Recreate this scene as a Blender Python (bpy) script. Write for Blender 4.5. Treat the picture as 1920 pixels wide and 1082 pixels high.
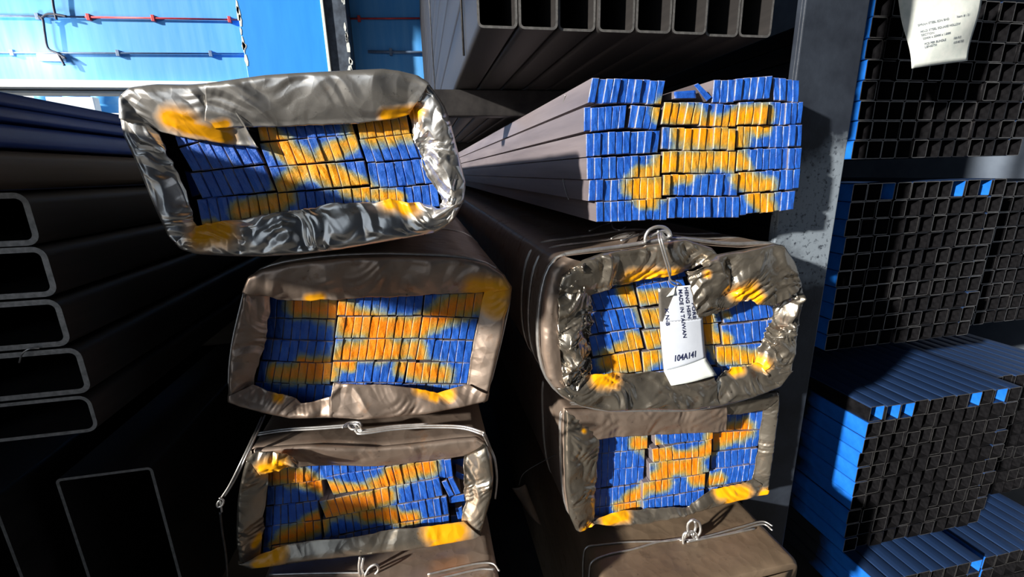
import bpy, math, random
import numpy as np
from mathutils import Matrix, Vector

for o in list(bpy.data.objects):
    bpy.data.objects.remove(o, do_unlink=True)
SC = bpy.context.scene
COL = SC.collection
PI = math.pi
H = 1.78                      # camera height above the floor

# ------------------------------------------------------------------ camera
FPX = 834.0
Zc = np.array([-80., 3159., 834.]); Zc /= np.linalg.norm(Zc)
Yc = np.array([-170., 216., -834.]); Yc -= Zc * (Yc @ Zc); Yc /= np.linalg.norm(Yc)
Xc = np.cross(Yc, Zc)
cd = bpy.data.cameras.new('camera'); cam = bpy.data.objects.new('camera', cd); COL.objects.link(cam)
R3 = np.array([Xc, Yc, Zc])   # rows: world axes in camera coordinates -> camera axes to world
M = Matrix([[*R3[0], 0], [*R3[1], 0], [*R3[2], H], [0, 0, 0, 1]])
cam.matrix_world = M
cd.sensor_width = 36.0; cd.lens = 36.0 * FPX / 1920.0; cd.clip_start = 0.02; cd.clip_end = 300
SC.camera = cam

# ------------------------------------------------------------------ world, sun, exposure
w = bpy.data.worlds.new('world'); SC.world = w; w.use_nodes = True
bg = w.node_tree.nodes['Background']
bg.inputs['Color'].default_value = (0.74, 0.86, 1.0, 1); bg.inputs['Strength'].default_value = 0.75
sd = bpy.data.lights.new('sun', 'SUN'); sun = bpy.data.objects.new('sun', sd); COL.objects.link(sun)
SUN_DIR = Vector((0.86, 0.42, -0.31)).normalized()
sun.rotation_euler = SUN_DIR.to_track_quat('-Z', 'Y').to_euler()
sun.location = (-6, -6, 6)
sd.energy = 9.5; sd.angle = math.radians(2.0); sd.color = (1.0, 0.93, 0.82)
SC.view_settings.view_transform = 'Standard'; SC.view_settings.look = 'None'
SC.view_settings.gamma = 1.0; SC.view_settings.exposure = 0.0
try: SC.view_settings.use_curve_mapping = False
except Exception: pass

# ------------------------------------------------------------------ helpers
def ray(px, py):
    c = np.array([px - 960., -(py - 541.), -FPX]); return R3 @ c
def P(px, py, Y):             # point of the photograph on the plane y = Y
    r = ray(px, py); r = r * (Y / r[1]); return np.array([r[0], r[1], r[2] + H])
def Pz(px, py, z):            # ... on the plane z
    r = ray(px, py); r = r * ((z - H) / r[2]); return np.array([r[0], r[1], r[2] + H])
def Px(px, py, x):            # ... on the plane x
    r = ray(px, py); r = r * (x / r[0]); return np.array([r[0], r[1], r[2] + H])
def reg(x0, y0, x1, y1, width):   # enlarged crop -> photograph coordinates
    s = (x1 - x0) / width
    return lambda a, b: (x0 + s * a, y0 + s * b)

def mesh_obj(name, verts, faces, mats, parent=None, smooth=False, midx=None):
    me = bpy.data.meshes.new(name)
    me.from_pydata([tuple(map(float, v)) for v in verts], [], [tuple(f) for f in faces])
    if not isinstance(mats, (list, tuple)): mats = [mats]
    for m in mats: me.materials.append(m)
    if midx is not None: me.polygons.foreach_set('material_index', midx)
    if smooth: me.polygons.foreach_set('use_smooth', [True] * len(me.polygons))
    me.update()
    o = bpy.data.objects.new(name, me); COL.objects.link(o)
    if parent is not None: attach(o, parent)
    return o
def attach(o, parent):
    o.parent = parent
    o.matrix_parent_inverse = Matrix.Translation(-Vector(parent.location))
def empty(name, loc):
    e = bpy.data.objects.new(name, None); e.location = tuple(map(float, loc)); e.empty_display_size = 0.1
    COL.objects.link(e); return e
def tag(o, label, cat, group=None):
    o['label'] = label; o['category'] = cat
    if group: o['group'] = group
    return o
def structure(o): o['kind'] = 'structure'; return o
def inst(name, me, loc, parent):
    o = bpy.data.objects.new(name, me); COL.objects.link(o)
    o.location = tuple(map(float, loc))
    if parent is not None: attach(o, parent)
    return o
def box_vf(x0, x1, y0, y1, z0, z1):
    v = [(x, y, z) for x in (x0, x1) for y in (y0, y1) for z in (z0, z1)]
    f = [(0, 1, 3, 2), (4, 6, 7, 5), (0, 4, 5, 1), (2, 3, 7, 6), (0, 2, 6, 4), (1, 5, 7, 3)]
    return v, f
def bevel(o, wd, seg=2):
    m = o.modifiers.new('bevel', 'BEVEL'); m.width = wd; m.segments = seg; m.limit_method = 'ANGLE'
    return o
def box(name, x0, x1, y0, y1, z0, z1, mat, parent=None, bv=0.0):
    v, f = box_vf(x0, x1, y0, y1, z0, z1)
    o = mesh_obj(name, v, f, mat, parent)
    if bv: bevel(o, bv)
    return o
def multi(name, parts, mat, parent=None, smooth=False):
    V, F = [], []
    for v, f in parts:
        n = len(V); V += list(v); F += [tuple(i + n for i in q) for q in f]
    return mesh_obj(name, V, F, mat, parent, smooth)
def resample(pts, n, closed=False):
    p = np.array(pts, float)
    if closed: p = np.vstack([p, p[:1]])
    s = np.r_[0, np.cumsum(np.linalg.norm(np.diff(p, axis=0), axis=1))]
    t = np.linspace(0, s[-1], n + 1)[:-1] if closed else np.linspace(0, s[-1], n)
    return np.stack([np.interp(t, s, p[:, k]) for k in range(p.shape[1])], 1)
def soften(p, k=2, closed=False):
    q = p.copy()
    for _ in range(k):
        if closed: q = (np.roll(q, 1, 0) + 2 * q + np.roll(q, -1, 0)) / 4
        else: q[1:-1] = (q[:-2] + 2 * q[1:-1] + q[2:]) / 4
    return q
def catmull(pts, per=8):
    p = np.array(pts, float)
    if len(p) < 3: return p
    e = np.vstack([2 * p[0] - p[1], p, 2 * p[-1] - p[-2]]); out = []
    for i in range(1, len(e) - 2):
        a, b, c, d = e[i - 1], e[i], e[i + 1], e[i + 2]
        for t in np.linspace(0, 1, per, endpoint=False):
            out.append(.5 * (2 * b + (c - a) * t + (2 * a - 5 * b + 4 * c - d) * t * t + (3 * b - a - 3 * c + d) * t ** 3))
    out.append(p[-1]); return np.array(out)
def tube_vf(path, r, seg=8):
    path = np.array(path, float); n = len(path); V, F = [], []
    T = np.gradient(path, axis=0); T /= np.linalg.norm(T, axis=1)[:, None] + 1e-12
    up = np.array([0, 0, 1.]) if abs(T[0][2]) < .9 else np.array([1., 0, 0])
    nrm = np.cross(T[0], up); nrm /= np.linalg.norm(nrm)
    for i in range(n):
        nrm = nrm - T[i] * (nrm @ T[i]); nrm /= np.linalg.norm(nrm) + 1e-12
        b = np.cross(T[i], nrm)
        for k in range(seg):
            a = 2 * PI * k / seg; V.append(path[i] + r * (math.cos(a) * nrm + math.sin(a) * b))
    for i in range(n - 1):
        for k in range(seg):
            k2 = (k + 1) % seg
            F.append((i * seg + k, i * seg + k2, (i + 1) * seg + k2, (i + 1) * seg + k))
    F.append(tuple(range(seg))[::-1]); F.append(tuple((n - 1) * seg + k for k in range(seg)))
    return V, F
def wire(name, paths, r, mat, parent=None, smooth_curve=True):
    return multi(name, [tube_vf(catmull(p) if smooth_curve else p, r) for p in paths], mat, parent, True)

# crumpled sheet: folded triangle waves in several random directions, warped
def crumple(x, z, seed, freq=9.0, octaves=4):
    rs = np.random.RandomState(seed); d = np.zeros_like(x); a = 1.0; fr = freq
    wx = x + .02 * np.sin(z * 37 + seed) + .012 * np.sin(x * 61 + z * 23 + seed * 2.1)
    wz = z + .02 * np.sin(x * 41 + seed * 1.7) + .012 * np.sin(z * 57 - x * 19 + seed)
    for k in range(octaves):
        th = rs.uniform(0, PI); ph = rs.uniform(0, 1)
        u = (wx * math.cos(th) + wz * math.sin(th)) * fr + ph
        mod = .5 + .5 * np.sin((wx * math.sin(th) - wz * math.cos(th)) * fr * 2.3 + rs.uniform(0, 6))
        d += a * mod * (2 * np.abs(u - np.floor(u) - .5) - .5)
        a *= .57; fr *= 1.8
    return d

# ------------------------------------------------------------------ materials
def new_mat(name):
    m = bpy.data.materials.new(name); m.use_nodes = True
    return m, m.node_tree, m.node_tree.nodes['Principled BSDF']
def N(nt, t, **kw):
    n = nt.nodes.new(t)
    for k, v in kw.items(): setattr(n, k, v)
    return n
def noise(nt, scale, detail=4, rough=.6, vec=None, stretch=None):
    tc = N(nt, 'ShaderNodeTexCoord'); src = tc.outputs['Object'] if vec is None else vec
    if stretch:
        mp = N(nt, 'ShaderNodeMapping'); mp.inputs['Scale'].default_value = stretch
        nt.links.new(src, mp.inputs['Vector']); src = mp.outputs['Vector']
    n = N(nt, 'ShaderNodeTexNoise'); n.inputs['Scale'].default_value = scale
    n.inputs['Detail'].default_value = detail; n.inputs['Roughness'].default_value = rough
    nt.links.new(src, n.inputs['Vector']); return n.outputs['Fac']
def ramp(nt, fac, stops):
    r = N(nt, 'ShaderNodeValToRGB'); e = r.color_ramp.elements
    while len(e) < len(stops): e.new(.5)
    for el, (p, c) in zip(e, stops):
        el.position = p; el.color = (*c, 1) if len(c) == 3 else c
    nt.links.new(fac, r.inputs['Fac']); return r.outputs['Color']
def bump(nt, b, fac, strength=.3, dist=.002):
    n = N(nt, 'ShaderNodeBump'); n.inputs['Strength'].default_value = strength; n.inputs['Distance'].default_value = dist
    nt.links.new(fac, n.inputs['Height']); nt.links.new(n.outputs['Normal'], b.inputs['Normal'])
def mixc(nt, fac, a, b):
    m = N(nt, 'ShaderNodeMix', data_type='RGBA')
    for s, v in ((m.inputs['Factor'], fac), (m.inputs['A'], a), (m.inputs['B'], b)):
        if hasattr(v, 'is_output'): nt.links.new(v, s)
        else: s.default_value = v if isinstance(v, float) else (*v, 1)
    return m.outputs['Result']
def maths(nt, op, a, b=0.0):
    m = N(nt, 'ShaderNodeMath', operation=op)
    for s, v in ((m.inputs[0], a), (m.inputs[1], b)):
        if hasattr(v, 'is_output'): nt.links.new(v, s)
        else: s.default_value = v
    return m.outputs[0]
def basic(name, c0, c1, scale=20, rough=.5, metal=0.0, bstr=.2, stretch=None, rough2=None, spec=.5):
    m, nt, b = new_mat(name)
    n = noise(nt, scale, stretch=stretch)
    nt.links.new(ramp(nt, n, [(.3, c0), (.7, c1)]), b.inputs['Base Color'])
    b.inputs['Metallic'].default_value = metal; b.inputs['Roughness'].default_value = rough
    b.inputs['Specular IOR Level'].default_value = spec
    if rough2 is not None:
        nt.links.new(maths(nt, 'ADD', maths(nt, 'MULTIPLY', n, rough2 - rough), rough), b.inputs['Roughness'])
    if bstr: bump(nt, b, noise(nt, scale * 3, stretch=stretch), bstr)
    return m

def spray_mat(name, base0, base1, yel=(.92, .35, .003)):     # painted bar end: blue paint under yellow spray ('paint' attribute)
    m, nt, b = new_mat(name)
    at = N(nt, 'ShaderNodeAttribute', attribute_name='paint')
    geo = N(nt, 'ShaderNodeNewGeometry')
    n = noise(nt, 240, 3, .7, geo.outputs['Position']); n2 = noise(nt, 45, 3, .6, geo.outputs['Position'])
    f = maths(nt, 'ADD', at.outputs['Fac'], maths(nt, 'ADD', maths(nt, 'MULTIPLY', maths(nt, 'SUBTRACT', n, .5), .35), maths(nt, 'MULTIPLY', maths(nt, 'SUBTRACT', n2, .5), .5)))
    ed = N(nt, 'ShaderNodeAttribute', attribute_name='edge')
    blue = ramp(nt, n2, [(.3, base0), (.7, base1)])
    fringe = ramp(nt, f, [(.12, (.03, .13, .40)), (.36, (.20, .27, .27)), (.60, (.45, .29, .05)), (.95, yel)])
    k = ramp(nt, f, [(.08, (0, 0, 0)), (.34, (1, 1, 1))])
    col = mixc(nt, k, blue, fringe)
    col = mixc(nt, ramp(nt, n, [(.66, (0, 0, 0)), (.74, (.55, .55, .55))]), col, (.10, .09, .10))
    wear = maths(nt, 'MULTIPLY', ed.outputs['Fac'], ramp(nt, n2, [(.42, (0, 0, 0)), (.6, (.8, .8, .8))]))
    col = mixc(nt, wear, col, (.50, .47, .42))
    nt.links.new(col, b.inputs['Base Color'])
    b.inputs['Roughness'].default_value = .45
    bump(nt, b, noise(nt, 130, 4, .7, geo.outputs['Position']), .55, .0022)
    return m
def sheet_mat(name, c0, c1, rust, rough, metal, rustamt, crease=.25):   # steel wrapping sheet with dust, rust and spray
    m, nt, b = new_mat(name)
    geo = N(nt, 'ShaderNodeNewGeometry'); pos = geo.outputs['Position']
    n1 = noise(nt, 7, 5, .6, pos); n2 = noise(nt, 60, 4, .65, pos); n3 = noise(nt, 19, 4, .7, pos)
    col = ramp(nt, n1, [(.3, c0), (.7, c1)])
    rf = ramp(nt, n3, [(1 - rustamt, (0, 0, 0)), (min(1, 1.16 - rustamt), (1, 1, 1))])
    col = mixc(nt, rf, col, rust)
    col = mixc(nt, ramp(nt, n2, [(.66, (0, 0, 0)), (.73, (.7, .7, .7))]), col, (.05, .04, .035))
    at = N(nt, 'ShaderNodeAttribute', attribute_name='paint')
    f = maths(nt, 'ADD', at.outputs['Fac'], maths(nt, 'MULTIPLY', maths(nt, 'SUBTRACT', n2, .5), .3))
    k = ramp(nt, f, [(.22, (0, 0, 0)), (.8, (1, 1, 1))])
    col = mixc(nt, k, col, (.90, .40, .006))
    nt.links.new(col, b.inputs['Base Color'])
    mt = maths(nt, 'MULTIPLY', maths(nt, 'SUBTRACT', 1.0, k), metal)
    nt.links.new(mt, b.inputs['Metallic'])
    r = maths(nt, 'ADD', maths(nt, 'MULTIPLY', n1, .22), rough - .1)
    nt.links.new(maths(nt, 'ADD', r, maths(nt, 'MULTIPLY', rf, .2)), b.inputs['Roughness'])
    vo = N(nt, 'ShaderNodeTexVoronoi'); vo.inputs['Scale'].default_value = 26
    nw = N(nt, 'ShaderNodeTexNoise'); nw.inputs['Scale'].default_value = 14; nt.links.new(pos, nw.inputs['Vector'])
    vm = N(nt, 'ShaderNodeVectorMath', operation='MULTIPLY_ADD'); nt.links.new(nw.outputs['Color'], vm.inputs[0])
    vm.inputs[1].default_value = (.06, .06, .06); nt.links.new(pos, vm.inputs[2]); nt.links.new(vm.outputs[0], vo.inputs['Vector'])
    hh = maths(nt, 'ADD', maths(nt, 'MULTIPLY', vo.outputs['Distance'], 1.0), maths(nt, 'MULTIPLY', n2, .12))
    bump(nt, b, hh, crease, .006)
    return m

M_BLUE = spray_mat('blue_painted_bar_end', (.012, .085, .46), (.02, .13, .60))
M_BLUE_OR = spray_mat('blue_bar_end_orange_spray', (.012, .085, .46), (.02, .13, .60), (.92, .25, .003))
M_BARSIDE = basic('mill_steel_bar_side', (.19, .165, .185), (.30, .26, .28), 30, .5, .45, .15, (1, .05, 1))
M_SHEETS = {
    'silver': sheet_mat('shiny_wrapping_sheet', (.66, .64, .61), (.82, .80, .77), (.36, .27, .21), .28, .88, .36),
    'brown': sheet_mat('dusty_brown_wrapping_sheet', (.30, .225, .18), (.46, .37, .31), (.27, .16, .10), .42, .72, .42),
    'dull': sheet_mat('dull_grey_wrapping_sheet', (.26, .23, .19), (.44, .40, .34), (.18, .11, .07), .28, .85, .40, .35),
    'kraft': sheet_mat('kraft_brown_wrapping_sheet', (.15, .11, .075), (.24, .175, .12), (.11, .075, .05), .5, .35, .42)}
M_WIRE = basic('galvanised_tie_wire', (.50, .50, .50), (.72, .72, .72), 60, .38, .85, .1)
M_DARKWIRE = basic('dark_tie_wire', (.06, .06, .065), (.12, .12, .12), 60, .4, .85, .1)
M_BLACK = basic('black_mill_scale_steel', (.030, .029, .031), (.060, .056, .056), 18, .42, .55, .15, (1, .06, 1), .55)
M_BROWNBLACK = basic('brownish_mill_scale_steel', (.055, .045, .038), (.11, .09, .075), 18, .5, .4, .15, (1, .06, 1))
M_CUT = basic('sawn_steel_end', (.15, .15, .155), (.30, .30, .30), 90, .45, .7, .3)
M_BLUETUBE = basic('dark_blue_painted_tube', (.012, .03, .14), (.02, .05, .22), 16, .4, 0, .1, (1, .06, 1))
M_BLUESIDE = basic('bright_blue_sprayed_steel', (.006, .11, .50), (.012, .16, .66), 22, .42, 0, .15)
def end_sprayed(m, length, under):      # spray paint near the sawn end; dark beyond also holds painted-in shade
    nt = m.node_tree; b = nt.nodes['Principled BSDF']; src = b.inputs['Base Color'].links[0].from_socket
    tc = N(nt, 'ShaderNodeTexCoord'); sp = N(nt, 'ShaderNodeSeparateXYZ'); nt.links.new(tc.outputs['Object'], sp.inputs[0])
    geo = N(nt, 'ShaderNodeNewGeometry'); n = noise(nt, 9, 4, .6, geo.outputs['Position'])
    y = maths(nt, 'ADD', sp.outputs['Y'], maths(nt, 'MULTIPLY', maths(nt, 'SUBTRACT', n, .5), .16))
    k = ramp(nt, y, [(length - .03, (0, 0, 0)), (length + .05, (1, 1, 1))])
    nt.links.new(mixc(nt, k, src, under), b.inputs['Base Color'])
end_sprayed(M_BLUESIDE, .2, (.012, .014, .02))
M_NAVYTOP = basic('blue_black_tube_top', (.012, .03, .085), (.022, .055, .16), 26, .4, .2, .1, (1, .05, 1))
M_OILED = basic('oiled_black_tube_steel', (.009, .009, .011), (.024, .024, .028), 40, .26, .6, .15)
M_COLUMN = basic('grey_blue_column_paint', (.03, .038, .055), (.10, .13, .18), 9, .45, .1, .25)
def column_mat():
    m, nt, b = new_mat('grey_blue_column_paint_lit_patch')
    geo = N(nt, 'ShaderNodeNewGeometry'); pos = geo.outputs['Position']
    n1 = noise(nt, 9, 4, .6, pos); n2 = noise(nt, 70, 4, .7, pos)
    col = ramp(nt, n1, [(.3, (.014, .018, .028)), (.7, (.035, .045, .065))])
    c = P(1545, 395, 1.0)  # centre of a lit patch painted into the colour, broken by dark specks
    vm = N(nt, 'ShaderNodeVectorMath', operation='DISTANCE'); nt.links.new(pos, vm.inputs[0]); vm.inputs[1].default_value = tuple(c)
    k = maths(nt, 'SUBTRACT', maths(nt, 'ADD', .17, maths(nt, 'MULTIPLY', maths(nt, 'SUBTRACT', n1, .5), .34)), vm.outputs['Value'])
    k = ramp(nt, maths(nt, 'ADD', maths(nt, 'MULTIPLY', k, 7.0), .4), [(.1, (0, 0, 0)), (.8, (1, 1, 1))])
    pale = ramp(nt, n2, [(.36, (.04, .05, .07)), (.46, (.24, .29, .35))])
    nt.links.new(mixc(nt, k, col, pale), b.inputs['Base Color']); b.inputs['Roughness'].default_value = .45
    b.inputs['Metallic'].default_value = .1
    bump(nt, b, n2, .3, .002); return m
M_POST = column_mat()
M_WALL = basic('pale_blue_painted_wall', (.055, .33, .84), (.12, .42, .90), 5, .55, 0, .1, (2.0, 1, .18))
M_PILLAR = basic('bright_blue_painted_pillar', (.01, .27, .86), (.02, .32, .93), 4, .5, 0, .1, (2, 1, .3))
M_CHIP = basic('chipped_white_primer', (.62, .68, .70), (.80, .82, .80), 30, .7)
M_WHITE = basic('white_painted_ledge', (.74, .78, .78), (.84, .86, .86), 12, .6)
M_REDPIPE = basic('red_conduit', (.45, .03, .04), (.62, .06, .07), 20, .45)
M_GREYPIPE = basic('grey_blue_conduit', (.10, .16, .28), (.16, .24, .38), 20, .5)
M_CABLE = basic('dark_cable', (.02, .025, .05), (.04, .045, .08), 30, .5)
M_DRUM = basic('pale_blue_plastic_drum', (.08, .36, .72), (.12, .44, .80), 6, .4)
M_FLOOR = basic('stained_concrete_floor', (.035, .034, .033), (.08, .076, .072), 3, .7, 0, .3)
M_ROOF = basic('dark_metal_roof', (.05, .055, .06), (.09, .095, .10), 4, .6, .2, .2)
M_SHEDWALL = basic('dark_shed_wall', (.06, .08, .12), (.11, .14, .19), 3, .7, 0, .2)
M_TIMBER = basic('dark_old_timber', (.05, .035, .022), (.10, .07, .045), 10, .75, 0, .5, (.1, 1, 1))
M_PAPER = basic('grubby_white_paper', (.66, .74, .72), (.86, .90, .88), 35, .55, 0, .1)
M_TAGWHITE = basic('white_tag_sticker', (.62, .68, .80), (.70, .76, .88), 20, .45, 0, .05)
M_TAGMETAL = basic('grey_tag_plate', (.26, .24, .22), (.40, .37, .33), 35, .4, .8, .2)
M_INK = basic('navy_ink', (.012, .018, .07), (.02, .028, .09), 30, .6, 0, 0)
M_GREYINK = basic('faded_grey_ink', (.16, .19, .23), (.24, .27, .31), 30, .7, 0, 0)
def emit(name, c, s):
    m, nt, b = new_mat(name); b.inputs['Base Color'].default_value = (*c, 1)
    b.inputs['Emission Color'].default_value = (*c, 1); b.inputs['Emission Strength'].default_value = s
    return m
M_LAMP = emit('lit_lamp_tube', (1, .98, .92), 6.0)

# ------------------------------------------------------------------ the shed
structure(box('floor', -40, 30, -30, 40, -.2, 0, M_FLOOR))
structure(box('ceiling', -6.9, 4.8, -4.6, 7.6, 6.2, 6.3, M_ROOF))
structure(box('wall_front', -1.6, 4.8, -4.8, -4.6, 0, 6.2, M_SHEDWALL))
structure(box('added_wall_left', -8.2, -8.0, -4.6, 6.2, 0, 2.9, M_SHEDWALL))  # unseen half-height wall added to cut the low sky light
structure(box('wall_right', 4.6, 4.8, -4.6, 7.6, 0, 6.2, M_SHEDWALL))
WY = 7.2
LEDGE = P(100, 152, WY)[2]
wb = structure(box('wall_back', -7.6, .3, WY, WY + .25, LEDGE, 6.2, M_WALL))
wr = structure(box('wall_back_lower', -.9, .3, WY, WY + .25, 0, LEDGE, M_WALL))
structure(box('wall_back_right', .3, 4.6, WY, WY + .25, 0, 6.2, M_SHEDWALL))  # dark instead of blue: shade behind the racks put into the colour
structure(box('trim_1', -7.6, -.9, WY - .10, WY + .3, LEDGE - .09, LEDGE, M_WHITE, None, .01))
structure(box('trim_2', -7.6, -.9, WY + .05, WY + .3, LEDGE - .135, LEDGE - .105, M_WHITE, None, .008))
# pillar standing out from the back wall
PY = WY - .45
xl, xr = P(441, 0, PY)[0], P(602, 0, PY)[0]
xe = P(628, 0, PY)[0]
pil = empty('wall_pillar', ((xl + xr) / 2, PY, 0))
tag(pil, 'bright blue painted pillar with chipped white edges on the back wall', 'pillar')
box('shaft', xl, xr, PY, WY - .002, 0, 6.2, M_PILLAR, pil, .012)
box('side_channel', xr + .02, xe + .12, PY + .04, WY - .002, 0, 6.2, M_COLUMN, pil, .01)
box('edge_strip', xr - .012, xr + .022, PY - .012, PY + .06, 0, 6.2, M_CHIP, pil, .004)
rs = np.random.RandomState(5)
for k in range(34):          # chips of white primer along the two edges
    z = H + rs.uniform(1.0, 2.6); e = rs.rand() < .55
    x = (xl + rs.uniform(.004, .03)) if e else (xe + .10 + rs.uniform(-.02, .012))
    y0 = PY - .004 if e else PY + .036
    s = rs.uniform(.012, .03); t = rs.uniform(.03, .1)
    a = np.linspace(0, 2 * PI, 7)[:-1] + rs.uniform(-.3, .3, 6)
    V = [(x + s * math.cos(q) * rs.uniform(.6, 1.1), y0, z + t * math.sin(q)) for q in a]
    V += [(vx, y0 + .006, vz) for vx, _, vz in V]
    F = [tuple(range(6))[::-1]] + [(i, (i + 1) % 6, (i + 1) % 6 + 6, i + 6) for i in range(6)]
    mesh_obj('paint_chip', V, F, M_CHIP, pil)
# conduits and lamp on the back wall
def conduit(name, px0, px1, py0, py1, r, mat, label, clips):
    a, b = P(px0, py0, WY - .03), P(px1, py1, WY - .03)
    e = empty(name, a); tag(e, label, 'conduit')
    pp = wire('pipe', [[a, b]], r, mat, e, False)
    for t in clips:
        c = a + (b - a) * t
        box('clip', c[0] - .02, c[0] + .02, WY - .03 - r - .006, WY - .001, c[2] - r - .025, c[2] + r + .025, mat, pp, .004)
    return e
conduit('conduit', 160, 447, 32, 37, .012, M_REDPIPE, 'thin red conduit clipped along the wall left of the pillar', (.02, .43, .94))
conduit('conduit', -150, 160, 28, 32, .012, M_GREYPIPE, 'thin grey conduit running left from the red conduit on the wall', (.35, .7))
conduit('conduit', -150, 462, 98, 101, .012, M_GREYPIPE, 'lower blue grey conduit on the wall above the white ledge', (.26, .58, .88))
conduit('conduit', 655, 830, 35, 34, .012, M_REDPIPE, 'thin red conduit on the shaded wall right of the pillar', (.1,))
conduit('conduit', 690, 830, 97, 99, .02, M_GREYPIPE, 'lower conduit on the shaded wall right of the pillar', (.3,))
wy = WY - .07
cb = wire('hanging_cable', [[P(96, -30, wy), P(100, 10, wy), P(106, 37, wy)],
                            [P(72, 30, wy), P(80, 36, wy), P(84, 62, wy), P(90, 90, wy), P(108, 100, wy), P(124, 110, wy)],
                            [P(76, 36, wy), P(88, 27, wy), P(104, 27, wy), P(125, 31, wy)],
                            [P(108, 100, wy), P(115, 112, wy), P(121, 123, wy)]], .014, M_CABLE)
tag(cb, 'dark electric cable drooping between the two conduits to the lamp', 'cable')
lp = empty('wall_lamp', P(92, 110, WY)); tag(lp, 'small white tube lamp fitting under the lower conduit', 'lamp')
a, b = P(67, 108, wy), P(116, 108, wy)
box('housing', a[0], b[0], WY - .05, WY - .002, a[2] - .03, a[2] + .05, M_WHITE, lp, .006)
wire('lamp_tube', [[(a[0] + .02, WY - .065, a[2]), (b[0] - .02, WY - .065, a[2])]], .014, M_LAMP, lp, False)
ld = bpy.data.lights.new('lamp_light', 'POINT'); ld.energy = 45; ld.color = (1, .97, .9); ld.shadow_soft_size = .12
lo = bpy.data.objects.new('lamp_light', ld); COL.objects.link(lo); lo.location = (a[0] - .2, WY - .5, a[2] + .05)
# things outside, seen below the ledge
yo = 9.2
p0, p1 = P(-60, 206, yo), P(240, 206, yo)
ct = empty('white_sky_backdrop', (p0[0], yo + 1.2, 0)); tag(ct, 'added white box for bright sky outside behind the blue drums', 'backdrop')
ctop = P(100, 140, yo + 1.2)[2]
box('body', p0[0] - 3, p1[0] + 2.5, yo + 1.2, yo + 3.4, 0, ctop, M_WHITE, ct, .02)  # white box added as a stand-in for the blown-out sky
for k in range(20):
    xx = p0[0] - 2.8 + k * .5
    box('backdrop_rib', xx, xx + .12, yo + 1.17, yo + 1.2, .1, ctop - .1, M_WHITE, ct)
pf = empty('loading_platform', (p0[0], yo, 0)); tag(pf, 'pale platform outside carrying the blue drums', 'platform')
box('deck', p0[0] - 1, p1[0] + .8, yo, yo + 1.1, p0[2] - .12, p0[2] - .05, M_WHITE, pf, .01)
for k in range(4):
    xx = p0[0] - .8 + k * (p1[0] - p0[0] + 1.2) / 3
    box('leg', xx, xx + .12, yo + .1, yo + .22, 0, p0[2] - .121, M_WHITE, pf)
b0, b1 = P(96, 200, yo + .1), P(180, 183, yo + .1)
bx_ = box('white_crate', b0[0], b1[0], yo + .02, yo + .17, p0[2] - .049, b1[2], M_WHITE, None, .01)
tag(bx_, 'low white crate standing in front of the blue drums', 'crate')
def drum(px, label):
    c = P(px, 206, yo + .5); r = .20; e = empty('plastic_drum', (c[0], yo + .5, p0[2] - .05)); tag(e, label, 'drum', 'blue drums outside')
    zz = p0[2] - .05; prof = [(0, 0), (.9, 0), (1, .03), (1, .16), (.96, .17), (.96, .19), (1, .2), (1, .36), (.9, .42), (0, .43)]
    V, F = [], []
    for q, h in prof:
        for k in range(24): V.append((c[0] + q * r * math.cos(k * PI / 12), yo + .5 + q * r * math.sin(k * PI / 12), zz + h))
    for i in range(len(prof) - 1):
        for k in range(24): F.append((i * 24 + k, i * 24 + (k + 1) % 24, (i + 1) * 24 + (k + 1) % 24, (i + 1) * 24 + k))
    mesh_obj('body', V, F, M_DRUM, e, True)
    for s in (-.1, .1): box('bung', c[0] + s - .025, c[0] + s + .025, yo + .47, yo + .52, zz + .42, zz + .45, M_DRUM, e, .006)
drum(100, 'pale blue plastic drum outside, leftmost of three under the ledge')
drum(152, 'pale blue plastic drum outside, middle one of three under the ledge')
drum(204, 'pale blue plastic drum outside, nearest to the shiny wrapped bundle')

# ------------------------------------------------------------------ hollow sections
def rr(wd, ht, r, n=4):       # rounded rectangle, centre at the origin
    pts = []
    for cx, cz, a0 in ((wd / 2 - r, ht / 2 - r, 0), (-wd / 2 + r, ht / 2 - r, PI / 2), (-wd / 2 + r, -ht / 2 + r, PI), (wd / 2 - r, -ht / 2 + r, 1.5 * PI)):
        for k in range(n + 1):
            a = a0 + k * PI / 2 / n; pts.append((cx + r * math.cos(a), cz + r * math.sin(a)))
    return pts
def tube_mesh(name, wd, ht, t, r, L, mats, n=4, face_mat=None):
    """mats = [outside, inside, end]; face_mat(nx, nz) may give another outside index"""
    o, i = rr(wd, ht, r, n), rr(wd - 2 * t, ht - 2 * t, max(r - t, .0008), n); k = len(o)
    V = [(x, 0, z) for x, z in o] + [(x, 0, z) for x, z in i] + [(x, L, z) for x, z in o] + [(x, L, z) for x, z in i]
    F, MI = [], []
    for a in range(k):
        b = (a + 1) % k
        nx, nz = (o[a][0] + o[b][0]) / wd, (o[a][1] + o[b][1]) / ht
        F.append((a, b, 2 * k + b, 2 * k + a)[::-1]); MI.append(face_mat(nx, nz, False) if face_mat else 0)
        F.append((k + a, k + b, 3 * k + b, 3 * k + a)); MI.append(face_mat(nx, nz, True) if face_mat else 1)
        F.append((a, b, k + b, k + a)); MI.append(2)
        F.append((2 * k + a, 2 * k + b, 3 * k + b, 3 * k + a)[::-1]); MI.append(2)
    me = bpy.data.meshes.new(name); me.from_pydata(V, [], F)
    for m in mats: me.materials.append(m)
    me.polygons.foreach_set('material_index', MI)
    me.polygons.foreach_set('use_smooth', [a % 4 < 2 for a in range(len(F))]); me.update()
    try: me.set_sharp_from_angle(angle=math.radians(50))
    except Exception: pass
    return me

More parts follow.
